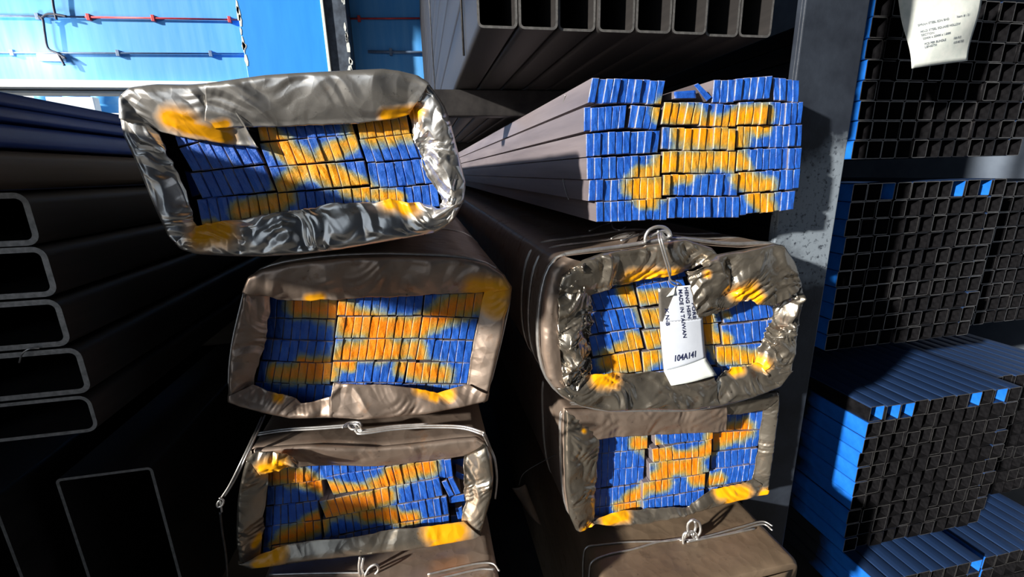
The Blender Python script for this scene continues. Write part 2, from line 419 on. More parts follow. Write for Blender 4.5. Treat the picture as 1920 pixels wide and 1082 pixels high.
# left stack: single rectangular tubes lying on each other
def long_tube(x0, x1, z0, z1, Y, L, t, r, mats, label, name='rectangular_tube', group=None):
    me = tube_mesh(name, x1 - x0, z1 - z0, t, r, L, mats, 5)
    o = inst(name, me, ((x0 + x1) / 2, Y, (z0 + z1) / 2), None)
    tag(o, label, 'tube', group); return o
XE = -.572
SB = [M_BLACK, M_BLACK, M_CUT]
zz = lambda px, py: P(px, py, .8)[2]
lv = [(-.0125, -.0915), (-.0935, -.1725), (-.1765, -.2555), (-.2595, -.3405), (-.3445, -.4125)]
lab = ['thick-walled black rectangular tube, topmost open end at the left edge',
       'black rectangular tube, second open end from the top at left',
       'black rectangular tube, middle of the five open ends at left',
       'black rectangular tube with a wire scrap on its rim, fourth at left',
       'black rectangular tube, lowest of the five flat open ends at left']
for k, (a, b) in enumerate(lv):
    long_tube(XE - .20, XE + [-.004, -.001, -.003, .006, 0][k], H + b, H + a, .8, 6, .0085 if k < 4 else .006, .018, SB, lab[k])
long_tube(XE - .24, XE, H - .008, H + .046, .45, 6, .005, .012, [M_BROWNBLACK, M_BLACK, M_CUT], 'brownish rectangular tube above the open black ends at left')
M3 = [M_BLUETUBE, M_BLACK, M_CUT]
long_tube(XE - .24, XE - .002, H + .050, H + .083, .42, 6, .003, .008, M3, 'dark blue painted tube, lowest of the three beside the shiny bundle')
long_tube(XE - .24, XE + .002, H + .0865, H + .106, .42, 6, .003, .006, M3, 'dark blue painted tube, middle of the three beside the shiny bundle')
long_tube(XE - .24, XE - .001, H + .1075, H + .127, .42, 6, .003, .006, M3, 'dark blue painted tube, topmost of the three beside the shiny bundle')
MBIG = [M_BLACK, M_BLACK, M_CUT]
x0, x1 = P(102, 898, .9)[0], P(285, 875, .9)[0]
long_tube(x0, x1, H - .99, H - .556, .9, 5.7, .0055, .010, MBIG, 'large thin-walled black box tube standing upright at bottom left', 'box_tube')
long_tube(x0 - .26, x0 - .068, H - .99, H - .556, .86, 5.7, .0055, .010, MBIG, 'large black box tube cut off by the bottom left corner', 'box_tube')
sw = wire('wire_scrap', [[P(36, 680, .795), P(42, 663, .79), P(56, 654, .79), P(74, 653, .798)]], .0012, M_WIRE)
tag(sw, 'short bent wire scrap on the fourth tube at left', 'wire')
# unseen stack added further left: its rows shade the tubes and wrapped bundles
nb = empty('shade_tube_stack', (-1.5, .0, .0)); tag(nb, 'added unseen stack of black tubes shading the flat tubes at left', 'shade blocker')
me = tube_mesh('tube', .30, .24, .006, .012, 5.5, SB, 3)
for i in range(8):
    for j in range(2): inst('tube', me, (-1.32 - j * .32, (.36 if i < 6 else .46) + .012 * ((i * 3 + j) % 3), .125 + i * .242), nb)

# timbers under the stacks
def timber(x0, x1, y0, y1, z0, z1, label):
    return tag(box('timber_bearer', x0, x1, y0, y1, z0, z1, M_TIMBER, None, .006), label, 'timber')
timber(-1.0, XE - .02, 1.6, 1.72, H - .554, H - .414, 'dark timber bearer between the flat tubes and the box tubes')
timber(-1.1, XE + .05, 1.5, 1.62, 0, H - .992, 'dark timber block under the box tubes')

# ------------------------------------------------------------------ tubes hanging in at the top centre
YTT = 1.0
tb = empty('rectangular_tube_bundle', (.48, YTT, H + .27)); tag(tb, 'stack of black rectangular tubes with open ends at the top centre', 'tube bundle')
tx0, tx1 = P(895, 62, YTT)[0], P(1447, 66, YTT)[0]
pw = (tx1 - tx0) / 8
TZ = P(1150, 61, YTT)[2]
me = tube_mesh('tube', pw - .002, .148, .005, .012, 5.9, SB, 4)
rs = np.random.RandomState(3)
for r_ in range(12):
    for c in range(8 if r_ < 3 else 3):
        inst('tube', me, (tx0 + (c + .5) * pw, YTT + rs.uniform(-.006, .006), TZ + .074 + r_ * .150 + rs.uniform(-.0015, .0015)), tb)
for yy in (1.25, 3.2):
    path = [(tx0 - .004, yy, TZ + 1.75), (tx0 - .004, yy + .02, TZ + .9), (tx0 - .004, yy, TZ + .006)]
    wire('strap', [path], .003, M_DARKWIRE, tb, False)
# rack arm that carries them
arm = empty('rack_arm', (.5, 1.68, TZ - .1)); tag(arm, 'dark steel rack arm under the stack of open tubes', 'beam')
for yy in (1.68, 4.6):
    box('beam', .06, 1.06, yy, yy + .06, TZ - .090, TZ - .002, M_BLACK, arm, .004)

# ------------------------------------------------------------------ steel column
cx0, cx1 = P(1513, 0, 1.0)[0] - .002, P(1632, 0, 1.0)[0]
rc = empty('rack_column', ((cx0 + cx1) / 2, 1.0, 0)); tag(rc, 'grey blue steel column between the blue bar bundle and the square tubes', 'column')
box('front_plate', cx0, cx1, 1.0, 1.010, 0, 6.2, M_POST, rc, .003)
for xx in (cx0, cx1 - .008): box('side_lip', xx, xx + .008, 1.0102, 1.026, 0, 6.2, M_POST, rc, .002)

# ------------------------------------------------------------------ square tube bundles on the right
def fm(side):
    def f(nx, nz, inner):
        if inner: return 1
        if side == 'left' and nx < -.8: return 3
        if side == 'right' and nx > .8: return 3
        if side in ('top', 'left', 'right') and nz > .8: return 4
        return 0
    return f
M_DULLCUT = basic('dull_sawn_tube_end', (.10, .10, .105), (.22, .22, .225), 90, .4, .7, .3)
SQM = [M_OILED, M_OILED, M_DULLCUT, M_BLUESIDE, M_NAVYTOP]
YR = 1.28; KR = YR / 1.1; YR3 = .95 * KR
SQ = .0505 * KR
sq = {k: tube_mesh('square_tube', SQ, SQ, .0026, .005, 5.6, SQM, 2, fm(k)) for k in ('plain', 'left', 'right', 'top')}
def fblue(nx, nz, inner): return 3 if (inner and nx > .6) else (4 if nz > .8 and not inner else 0)
sq['patch'] = tube_mesh('square_tube', SQ, SQ, .0026, .005, 5.6, SQM, 2, fblue)
SQE = tube_mesh('square_tube', SQ, SQ, .0026, .005, 5.6, [M_OILED, M_OILED, M_OILED, M_BLUESIDE, M_NAVYTOP], 2, fm('plain'))
def square_bundle(label, x0, ztop, Y, cols, rows, seed, patches=()):
    rs = np.random.RandomState(seed); pz = .0518 * KR
    e = empty('square_tube_bundle', (x0 + cols * .032, Y, ztop - rows * pz)); tag(e, label, 'tube bundle', 'square tube bundles')
    for r_ in range(rows):
        gap = rs.uniform(.0002, .0022, cols) * (rs.rand(cols) < .3) * 4 * KR + .0008
        gap *= min(1., (.0018 * cols) / gap.sum())
        x = x0 + rs.uniform(-.003, .003)
        for c in range(cols):
            x += gap[c]
            k = 'left' if c == 0 else 'right' if c == cols - 1 else 'top' if r_ == 0 else 'plain'
            if (c, r_) in patches: k = 'patch'
            me = sq[k]
            if k == 'plain' and rs.rand() < .6: me = SQE
            inst('square_tube', me, (x + SQ / 2, Y + rs.uniform(-.004, .006), ztop - SQ / 2 - r_ * pz), e)
            x += SQ
    return e
PZ = .0518 * KR
z1b = P(1590, 300, YR)[2]
square_bundle('bundle of black square tubes behind the white paper label at top right', P(1592, 300, YR)[0], z1b + 8 * PZ, YR, 12, 8, 1)
z2t = P(1600, 345, YR)[2]; x2 = P(1600, 345, YR)[0] - .002
square_bundle('bundle of black square tubes beside the column, in the middle of three', x2, z2t, YR, 11, 10, 2, ((7, 0), (9, 0), (2, 0)))
z3t = P(1632, 765, YR3)[2]; x3 = P(1632, 765, YR3)[0]
square_bundle('bundle of square tubes with a bright blue left side at lower right', x3, z3t, YR3, 11, 10, 4, ((0, 0), (1, 0), (2, 0), (7, 0), (9, 0)))
z4t = z3t - 10 * PZ - .05
p4 = Pz(1843, 1048, z4t)
square_bundle('bundle of square tubes with blue tops at the bottom right corner', p4[0] - 8 * (SQ + .0018), z4t, p4[1], 8, 3, 5, ((7, 0),))
square_bundle('dark bundle of square tubes in shadow at the right edge', x2 + .80, z2t - .02, YR + .12, 8, 10, 6)
square_bundle('dark lower bundle of square tubes in shadow beyond the bright blue one', x3 + .80, z3t - .06, YR3 + .16, 8, 10, 7)
square_bundle('added dark low bundle of square tubes standing in for shade at bottom right', p4[0] + .05, z4t - .03, p4[1] + .02, 8, 4, 9)  # dark tubes added to cover lit floor where the corner is shaded
def bearer(x0, x1, y, z0, z1, label): timber(x0, x1, y, y + .09, z0, z1, label)
bearer(x2, x2 + .68, 2.6, z2t + .001, z1b - .001, 'dark timber bearer between the top and middle square tube bundles')
bearer(x2 + .05, x2 + .68, 2.3, z3t + .001, z2t - 10 * PZ - .001, 'dark timber bearer between the middle and lower square tube bundles')
bearer(x3, x3 + .68, 2.0, z4t + .001, z3t - 10 * PZ - .001, 'dark timber bearer under the lower square tube bundle')
bearer(x3 + .05, x3 + .45, 2.0, 0, z4t - 3 * PZ - .001, 'dark timber bearer under the bottom square tube bundle')

# paper label hanging on the top right bundle
def sheet_grid(name, fn, nu, nv, mat, parent, thick=.0005):
    V = [fn(u, v) for v in np.linspace(0, 1, nv) for u in np.linspace(0, 1, nu)]
    F = [(j * nu + i, j * nu + i + 1, (j + 1) * nu + i + 1, (j + 1) * nu + i) for j in range(nv - 1) for i in range(nu - 1)]
    o = mesh_obj(name, V, [q[::-1] for q in F], mat, parent, True)
    s = o.modifiers.new('solid', 'SOLIDIFY'); s.thickness = thick; s.offset = 0
    return o
YP = YR - .125
q = [P(1668, -70, YP), P(1872, -90, YP), P(1820, 113, YP), P(1712, 128, YP)]
def paper(u, v):
    bow = .5 + .5 * math.sin(PI * v)
    p = (q[0] * (1 - u) + q[1] * u) * (1 - v) + (q[3] * (1 - u) + q[2] * u) * v
    p = p + np.array([(.5 - u) * .02 * math.sin(PI * v), 0, 0])
    return p + np.array([0, -.012 * bow * math.sin(PI * u) - .004 * math.sin(9 * v + 3 * u) + .006 * abs(2 * u - 1) ** 3, 0])
pl = empty('paper_label', (q[2] + q[3]) / 2); tag(pl, 'curled grubby white paper label hanging on the top right tube bundle', 'label')
plsheet = sheet_grid('sheet', paper, 24, 24, M_PAPER, pl)

def text_mesh(body, size, name, mat, parent, mapper, spacing=1.0, bold=0.0):
    """flat lettering; mapper(x, y) places each letter vertex on its surface; x to the right, y up"""
    cu = bpy.data.curves.new(name, 'FONT'); cu.body = body; cu.size = size; cu.offset = bold; cu.resolution_u = 3
    cu.space_character = spacing
    t = bpy.data.objects.new(name + '_src', cu); COL.objects.link(t)
    me = bpy.data.meshes.new_from_object(t.evaluated_get(bpy.context.evaluated_depsgraph_get()))
    bpy.data.objects.remove(t, do_unlink=True); bpy.data.curves.remove(cu)
    n = len(me.vertices); co = np.empty(n * 3); me.vertices.foreach_get('co', co); co = co.reshape(-1, 3)
    wd = co[:, 0].max()
    co = np.array([mapper(x, y, wd) for x, y, _ in co]); me.vertices.foreach_set('co', co.ravel())
    me.materials.clear(); me.materials.append(mat); me.update()
    o = bpy.data.objects.new(name, me); COL.objects.link(o); attach(o, parent); return o
TX = reg(1660, 0, 1860, 140, 1546)
def on_paper(u, v): return paper(u, v) + np.array([0, -.0012, 0])
def paper_line(body, u0, v0, u1, slope, mat, hgt):
    def mp(x, y, wd):
        u = u0 + (u1 - u0) * x / wd; return on_paper(u, v0 + slope * (u - u0) - y * hgt)
    text_mesh(body, 1.0, 'printed_line', mat, plsheet, mp, bold=.03)
for body, u0, v0, u1 in (('SPRAH STEEL SDN BHD', .14, .60, .50), ('Item # : 21', .60, .575, .80), ('MILD STEEL SQUARE HOLLOW', .15, .665, .66),
                         ('SECTION', .15, .70, .30), ('25MM x 25MM x 1.6MM', .16, .735, .52), ('PCS PER BUNDLE', .17, .79, .46), ('100 PCS', .58, .775, .72),
                         ('LENGTH', .17, .82, .33), ('6.00 METRES', .60, .815, .80)):
    paper_line(body, u0, v0, u1, -.045, M_GREYINK, .028)

# ------------------------------------------------------------------ bars with sprayed ends
def capsule_field(px, pz, caps):
    f = np.zeros_like(px)
    for (ax, az), (bx, bz), r in caps:
        dx, dz = bx - ax, bz - az; L2 = dx * dx + dz * dz + 1e-9
        t = np.clip(((px - ax) * dx + (pz - az) * dz) / L2, 0, 1)
        d = np.hypot(px - ax - t * dx, pz - az - t * dz)
        f = np.maximum(f, np.clip((1.95 - d / r) / 1.75, 0, 1.0))
    return f
GU = np.array([0, .09, .5, .91, 1.]); GV = np.array([0, .035, .33, .66, .965, 1.])
def bar(parent, quad, Y, L, caps, tf, rs, name='flat_bar', em=None):
    """quad: tl, tr, br, bl in crop coordinates"""
    q = np.array(quad, float); V, PV = [], []
    for v in GV:
        for u in GU:
            c = (q[0] * (1 - u) + q[1] * u) * (1 - v) + (q[3] * (1 - u) + q[2] * u) * v
            PV.append(c)
            edge = u in (0, 1.) or v in (0, 1.)
            p = P(*tf(*c), Y); p[1] += .0018 if edge else rs.uniform(-.0007, .0009)
            V.append(p)
    PV = np.array(PV); paint = capsule_field(PV[:, 0], PV[:, 1], caps); paint = np.clip(paint * (1 + rs.uniform(-.12, .12)) + np.where(paint > .02, rs.uniform(-.09, .09), 0), 0, 1.1)
    edge = np.array([1. if (u in (0, 1.) or v in (0, 1.)) else 0. for v in GV for u in GU])
    nu, nv = len(GU), len(GV); F, MI = [], []
    for j in range(nv - 1):
        for i in range(nu - 1):
            F.append((j * nu + i, (j + 1) * nu + i, (j + 1) * nu + i + 1, j * nu + i + 1)); MI.append(0)
    cor = [0, nu - 1, nv * nu - 1, (nv - 1) * nu]; n0 = len(V)
    for c in cor: V.append(V[c] + np.array([0, .02, 0]))
    for c in cor: V.append(V[c] + np.array([0, L, 0]))
    for a in range(4):
        b = (a + 1) % 4
        F.append((cor[a], cor[b], n0 + b, n0 + a)); MI.append(1)
        F.append((n0 + a, n0 + b, n0 + 4 + b, n0 + 4 + a)); MI.append(1)
    F.append((n0 + 4, n0 + 5, n0 + 6, n0 + 7)); MI.append(1)
    o = mesh_obj(name, V, F, [em or M_BLUE, M_BARSIDE], parent, False, MI)
    at = o.data.attributes.new('paint', 'FLOAT', 'POINT')
    at.data.foreach_set('value', np.r_[paint, np.zeros(8)].astype(np.float32))
    ae = o.data.attributes.new('edge', 'FLOAT', 'POINT'); ae.data.foreach_set('value', np.r_[edge, np.zeros(8)].astype(np.float32))
    return o
def strips(parent, rows, Y, L, caps, tf, seed, jit=.0016, shift=2.5, gap=.04, em=None):
    rs = np.random.RandomState(seed)
    for s in rows:
        tl, tr, br, bl, n = [np.array(k, float) if i < 4 else k for i, k in enumerate(s[:5])]
        dy = s[5] if len(s) > 5 else 0.0
        drop = 0.0
        for k in range(n):
            u0, u1 = (k + gap * rs.uniform(.1, 1)) / n, (k + 1 - gap * rs.uniform(.1, 1)) / n
            if rs.rand() < .3: drop = rs.uniform(-shift, shift) * 1.6
            sh = np.array([0, drop + rs.uniform(-shift, shift)])
            tw = np.array([rs.uniform(-1, 1) * shift * .6, 0])
            quad = [tl + (tr - tl) * u0 + sh + tw, tl + (tr - tl) * u1 + sh + tw, bl + (br - bl) * u1 + sh - tw, bl + (br - bl) * u0 + sh - tw]
            bar(parent, quad, Y + dy + rs.uniform(-jit, jit), L, caps, tf, rs, em=em)

# ------------------------------------------------------------------ wrapping sheets
def flap(parent, outer, inner, Y0, seed, mat, recess=.02, bulge=.008, amp=.006, R=.011, nu=240, nv=36, caps=(), tfp=None, freq=9., tuck=0., nm='wrapper_flap', roll=True):
    """outer and inner: lists of photograph points (outer = the fold line, inner = the free edge)"""
    po = soften(resample(outer, nu), 2); pi = soften(resample(inner, nu), 1)
    v = np.linspace(0, 1, nv) ** 1.05
    V = np.zeros((nv, nu, 3)); PX = np.zeros((nv, nu, 2))
    for j in range(nv):
        PX[j] = po * (1 - v[j]) + pi * v[j]
    A0 = np.array([P(a, b, Y0) for a, b in po]); A1 = np.array([P(a, b, Y0 + recess) for a, b in pi])
    depth_len = np.linalg.norm(A1 - A0, axis=1)
    for j in range(nv):
        q = A0 * (1 - v[j]) + A1 * v[j]
        d = v[j] * depth_len
        back = np.where(d < R, R - np.sqrt(np.maximum(R * R - (R - np.minimum(d, R)) ** 2, 0)), 0.) if roll else 0 * d
        q[:, 1] += back + tuck - .5 * bulge * math.sin(PI * min(1, v[j] * 1.1))
        V[j] = q
    x, z = V[..., 0], V[..., 2]
    c = crumple(x, z, seed, freq); c2 = crumple(x + 7, z + 3, seed + 50, freq * 1.3); c3 = crumple(x - 5, z + 9, seed + 90, freq * 1.3)
    en = np.clip(v * 6, .0, 1)[:, None] if roll else np.ones((nv, 1))
    V[..., 1] += amp * c * en
    fr = (np.clip(v * 4, 0, 1) * 1.0)[:, None]
    V[..., 0] += amp * .35 * c2 * fr; V[..., 2] += amp * .35 * c3 * fr
    F = [(j * nu + i, (j + 1) * nu + i, (j + 1) * nu + i + 1, j * nu + i + 1) for j in range(nv - 1) for i in range(nu - 1)]
    o = mesh_obj(nm, V.reshape(-1, 3), F, mat, parent, True)
    pa = capsule_field(PX[..., 0].ravel(), PX[..., 1].ravel(), caps)
    at = o.data.attributes.new('paint', 'FLOAT', 'POINT'); at.data.foreach_set('value', pa.astype(np.float32))
    s = o.modifiers.new('solid', 'SOLIDIFY'); s.thickness = .0009; s.offset = 0
    return o
def sleeve(parent, outline, Y0, L, seed, mat, amp=.003, R=.016, n=260, grow=0.0, cap=False):
    p = soften(resample(outline, n, True), 3, True)
    A = np.array([P(a, b, Y0) for a, b in p]); c = A.mean(0)
    ys = np.r_[R * .7, .03, .05, .075, .1, .13, .17, .22, .3, .4, .55, .75, 1., 1.4, 2., 3., 4.5, L]
    if cap: ys = np.r_[0, .003, .008, ys]
    ring = []
    for y in ys:
        q = A.copy(); k = 1 + grow * min(1, y / .1)
        if cap and y < R: k = 1 - .035 * (1 - math.sqrt(max(0, 1 - (1 - y / R) ** 2)))
        q[:, 0] = c[0] + (q[:, 0] - c[0]) * k; q[:, 2] = c[2] + (q[:, 2] - c[2]) * k; q[:, 1] = Y0 + y
        d = crumple(q[:, 0] + y * 1.3, q[:, 2] + y * .4, seed, 6.) * amp * min(1, y / .05)
        dirn = (q - c); dirn[:, 1] = 0; dirn /= np.linalg.norm(dirn, axis=1)[:, None]
        ring.append(q + dirn * d[:, None])
    V = np.array(ring).reshape(-1, 3); m = len(ys)
    F = [(j * n + i, j * n + (i + 1) % n, (j + 1) * n + (i + 1) % n, (j + 1) * n + i) for j in range(m - 1) for i in range(n)]
    F.append(tuple((m - 1) * n + i for i in range(n)))
    if cap: F.append(tuple(range(n))[::-1])
    o = mesh_obj('wrapper_sleeve', V, F, mat, parent, True)
    at = o.data.attributes.new('paint', 'FLOAT', 'POINT')
    s = o.modifiers.new('solid', 'SOLIDIFY'); s.thickness = .0009; s.offset = -1
    try: o.data.set_sharp_from_angle(angle=math.radians(60))
    except Exception: pass
    return A
def band(parent, A, y, r=.0022, mat=None, off=.0035, double=True, seed=0):
    """tie wire around a sleeve at depth y"""
    p = soften(A[::4], 2, True); c = p.mean(0); rs = np.random.RandomState(seed)
    d = p - c; d[:, 1] = 0; d /= np.linalg.norm(d, axis=1)[:, None]
    paths = []
    for k in range(2 if double else 1):
        q = p + d * (off + .0005 * k); q[:, 1] = y + k * .0062 + .004 * np.sin(np.linspace(0, 2 * PI, len(q)) * 2 + k * .6 + seed)
        q = np.vstack([q, q[:2]]); paths.append(q)
    return wire('tie_wire', paths, r, mat or M_WIRE, parent, False)
def tf_list(tf, pts): return [tf(*p) for p in pts]
def tf_caps(tf, caps):
    s = tf(1, 0)[0] - tf(0, 0)[0]
    return [(tf(*a), tf(*b), r * s) for a, b, r in caps]

# ======== A: shiny crumpled bundle, top left
YA = .80
TA = reg(200, 110, 900, 500, 1920); TAi = reg(290, 210, 840, 430, 1920)
A_e = empty('wrapped_bar_bundle', P(550, 480, YA)); tag(A_e, 'largest bundle in shiny crumpled silver sheet at upper left', 'bar bundle', 'wrapped bar bundles')
oA = [(35, 190), (90, 140), (230, 122), (400, 125), (520, 118), (640, 100), (800, 78), (950, 68), (1150, 58), (1300, 50), (1420, 45), (1500, 55), (1600, 80), (1650, 110), (1690, 165), (1740, 240), (1770, 320), (1800, 440), (1830, 560), (1850, 640), (1840, 730), (1790, 830), (1690, 900), (1550, 925), (1400, 950), (1200, 985), (1000, 1010), (800, 1022), (600, 1020), (450, 1010), (370, 985), (300, 920), (240, 800), (190, 680), (150, 580), (100, 470), (60, 390), (45, 290)]
SA = sleeve(A_e, tf_list(TA, oA), YA, 5.7, 11, M_SHEETS['silver'], .004)
mA = M_SHEETS['silver']
cA = tf_caps(TA, [((330, 300), (420, 330), 60), ((420, 350), (600, 400), 45), ((560, 350), (610, 340), 30), ((1440, 290), (1600, 275), 38), ((500, 900), (600, 880), 75), ((560, 930), (575, 935), 20), ((1450, 745), (1560, 750), 50), ((1510, 770), (1530, 790), 30)])
kw = dict(caps=cA)
flap(A_e, tf_list(TA, [(40, 230), (45, 290), (60, 390), (100, 470), (150, 580), (190, 680), (240, 800), (300, 920), (370, 985), (430, 1005)]),
     tf_list(TA, [(230, 330), (280, 380), (310, 460), (340, 540), (372, 620), (400, 680), (425, 760), (440, 800), (460, 860), (470, 880)]), YA, 21, mA, .02, .012, .017, tuck=.004, freq=8, **kw)
flap(A_e, tf_list(TA, [(1630, 95), (1690, 165), (1740, 240), (1770, 320), (1800, 440), (1830, 560), (1850, 640), (1840, 730), (1790, 830), (1720, 885)]),
     tf_list(TA, [(1540, 270), (1555, 300), (1575, 410), (1610, 480), (1630, 560), (1660, 610), (1680, 640), (1715, 700), (1715, 750), (1700, 790)]), YA, 22, mA, .018, .016, .024, tuck=.003, freq=11, **kw)
flap(A_e, tf_list(TA, [(1830, 740), (1790, 830), (1690, 900), (1550, 925), (1400, 950), (1200, 985), (1000, 1010), (800, 1022), (600, 1020), (450, 1010), (370, 985), (340, 955)]),
     tf_list(TA, [(1722, 768), (1700, 765), (1610, 730), (1450, 728), (1250, 738), (1100, 755), (880, 792), (750, 815), (600, 840), (520, 850), (462, 860), (440, 880)]), YA, 23, mA, .016, .014, .019, freq=9, **kw)
flap(A_e, tf_list(TA, [(38, 300), (35, 190), (90, 140), (230, 122), (400, 125), (560, 112)]),
     tf_list(TA, [(180, 355), (230, 365), (330, 390), (480, 420), (640, 442), (780, 458)]), YA - .006, 24, mA, .02, .012, .012, tuck=.004, nu=130, freq=8, **kw)
flap(A_e, tf_list(TA, [(512, 118), (640, 100), (800, 78), (950, 68), (1150, 58), (1300, 50), (1420, 45), (1500, 55), (1600, 80), (1660, 120)]),
     tf_list(TA, [(515, 365), (620, 362), (800, 352), (950, 347), (1100, 342), (1300, 335), (1400, 322), (1480, 310), (1540, 295), (1560, 285)]), YA - .012, 25, mA, .022, .010, .011, freq=6, **kw)
rowsA = [((105, 80), (560, -50), (620, 115), (150, 222), 7, .002), ((155, 240), (600, 100), (715, 335), (245, 390), 7, .002), ((230, 400), (715, 345), (792, 508), (310, 565), 7, .002), ((272, 572), (800, 528), (822, 662), (310, 750), 8, .0), ((300, 755), (820, 668), (840, 800), (320, 890), 8, .0),
         ((650, 20), (1270, 0), (1312, 145), (690, 192), 10), ((682, 205), (1315, 145), (1368, 305), (745, 360), 10), ((745, 365), (1372, 318), (1408, 472), (805, 528), 10), ((805, 535), (1408, 490), (1425, 640), (830, 690), 10), ((825, 695), (1425, 645), (1440, 780), (840, 830), 10),
         ((1310, 20), (1640, -20), (1672, 140), (1345, 178), 6), ((1335, 180), (1735, 140), (1790, 300), (1390, 330), 7), ((1390, 338), (1790, 305), (1830, 465), (1415, 498), 7), ((1412, 505), (1850, 475), (1870, 625), (1425, 660), 8), ((1425, 665), (1870, 630), (1880, 760), (1440, 800), 8),
         ((190, 385), (240, 400), (300, 540), (240, 560), 1, .03)]
capsA = [((720, 130), (960, 320), 60), ((960, 320), (1170, 430), 60), ((1290, 200), (1100, 290), 50), ((830, 490), (950, 400), 50), ((1180, 400), (1370, 490), 45), ((1340, 540), (1250, 520), 36), ((1340, 110), (1680, 100), 70), ((1400, 190), (1620, 170), 28), ((560, 650), (800, 590), 55), ((840, 560), (880, 560), 42), ((1440, 540), (1600, 560), 36), ((700, 150), (780, 160), 40), ((320, 740), (400, 740), 25)]
strips(A_e, rowsA, YA + .026, 5.4, capsA, TAi, 31)

# ======== B: brown bundle, middle of the left stack
YB = .88
TB = reg(400, 450, 1000, 810, 1803); TBi = reg(460, 530, 940, 770, 1920)
B_e = empty('wrapped_bar_bundle', P(670, 790, YB)); tag(B_e, 'brown sheet-wrapped bundle under the shiny one, bars mostly orange', 'bar bundle', 'wrapped bar bundles')
oB = [(185, 215), (260, 170), (450, 130), (700, 105), (950, 95), (1200, 100), (1400, 110), (1550, 140), (1640, 200), (1690, 275), (1680, 350), (1650, 440), (1630, 560), (1600, 680), (1570, 800), (1550, 915), (1400, 950), (1200, 990), (1000, 1010), (830, 1022), (660, 1010), (430, 1018), (270, 985), (150, 950), (70, 920), (75, 780), (85, 640), (110, 510), (145, 380), (165, 260)]
mB = M_SHEETS['brown']
SBv = sleeve(B_e, tf_list(TB, oB), YB, 5.6, 12, mB, .002)
bi = lambda pts: tf_list(TBi, pts)
cB = tf_caps(TBi, [((1720, 40), (1900, 60), 85), ((1800, 130), (1900, 190), 75), ((1310, 790), (1520, 830), 50), ((1400, 850), (1430, 860), 30), ((480, 120), (560, 110), 40), ((230, 860), (260, 865), 30)])
kw = dict(caps=cB)
flap(B_e, tf_list(TB, [(70, 930), (75, 780), (85, 640), (110, 510), (145, 380), (165, 260), (200, 200)][::-1]),
     bi([(185, 70), (182, 100), (170, 250), (152, 440), (100, 600), (75, 700), (55, 785)]), YB, 41, mB, .026, .010, .012, tuck=.003, **kw)
flap(B_e, tf_list(TB, [(1600, 160), (1640, 200), (1690, 275), (1680, 350), (1650, 440), (1630, 560), (1600, 680), (1570, 800), (1550, 915), (1530, 930)]),
     bi([(1790, 60), (1795, 80), (1780, 130), (1755, 250), (1735, 340), (1720, 420), (1700, 520), (1690, 600), (1672, 700), (1660, 780)]), YB, 42, mB, .02, .006, .006, tuck=.003, freq=7, **kw)
flap(B_e, tf_list(TB, [(720, 1015), (660, 1010), (430, 1018), (270, 985), (150, 950), (70, 920), (72, 880)]),
     bi([(720, 850), (655, 848), (500, 890), (420, 900), (350, 860), (200, 825), (50, 765)]), YB, 43, mB, .02, .014, .012, tuck=.001, nu=130, **kw)
flap(B_e, tf_list(TB, [(1560, 870), (1550, 915), (1400, 950), (1200, 990), (1000, 1010), (830, 1022), (660, 1010)]),
     bi([(1668, 765), (1640, 770), (1560, 790), (1440, 828), (1290, 795), (1200, 785), (1090, 765), (900, 762), (655, 758)]), YB - .006, 44, mB, .018, .010, .010, freq=7, **kw)
flap(B_e, tf_list(TB, [(150, 300), (185, 215), (260, 170), (450, 130), (700, 105), (950, 95), (1200, 100), (1400, 110), (1550, 140), (1640, 200), (1685, 270)]),
     bi([(172, 95), (250, 125), (330, 140), (600, 132), (900, 108), (1100, 102), (1300, 98), (1500, 85), (1700, 76), (1805, 70), (1815, 80)]), YB - .004, 45, mB, .024, .012, .011, freq=6, **kw)
rowsB = [((175, 60), (690, 110), (680, 275), (165, 262), 8, .03), ((700, 110), (1340, 80), (1320, 245), (685, 250), 10), ((1345, 88), (1790, 75), (1760, 265), (1330, 245), 7, -.006),
         ((165, 265), (675, 280), (660, 440), (150, 425), 8, .03), ((695, 260), (1325, 255), (1300, 415), (670, 418), 10), ((1330, 258), (1745, 270), (1715, 430), (1305, 415), 7, -.004),
         ((145, 430), (665, 445), (640, 605), (120, 585), 8, .022), ((675, 425), (1305, 425), (1275, 580), (655, 585), 10), ((1310, 428), (1710, 435), (1690, 600), (1280, 580), 7, -.004),
         ((110, 590), (650, 610), (635, 770), (80, 745), 9, .018), ((655, 595), (1215, 595), (1185, 750), (640, 745), 9), ((1220, 600), (1690, 605), (1665, 760), (1200, 755), 8, -.004),
         ((70, 750), (660, 775), (640, 930), (50, 905), 9, .018), ((660, 752), (1180, 755), (1150, 910), (640, 905), 9, .01), ((1165, 762), (1660, 770), (1640, 925), (1150, 910), 8, .01)]
capsB = [((380, 170), (690, 210), 75), ((690, 200), (1000, 330), 75), ((980, 330), (1000, 480), 95), ((760, 330), (1290, 340), 72), ((720, 530), (1290, 500), 62), ((1290, 330), (1540, 210), 70), ((1550, 190), (1780, 120), 85), ((420, 600), (640, 590), 38), ((230, 680), (620, 680), 60), ((1180, 640), (1490, 690), 62), ((1320, 550), (1250, 640), 40), ((690, 600), (790, 615), 42)]
strips(B_e, rowsB, YB + .034, 5.3, capsB, TBi, 32, em=M_BLUE_OR)
band(B_e, SBv, YB + .02, .0022, seed=1); band(B_e, SBv, YB + .5, .0022, seed=2)

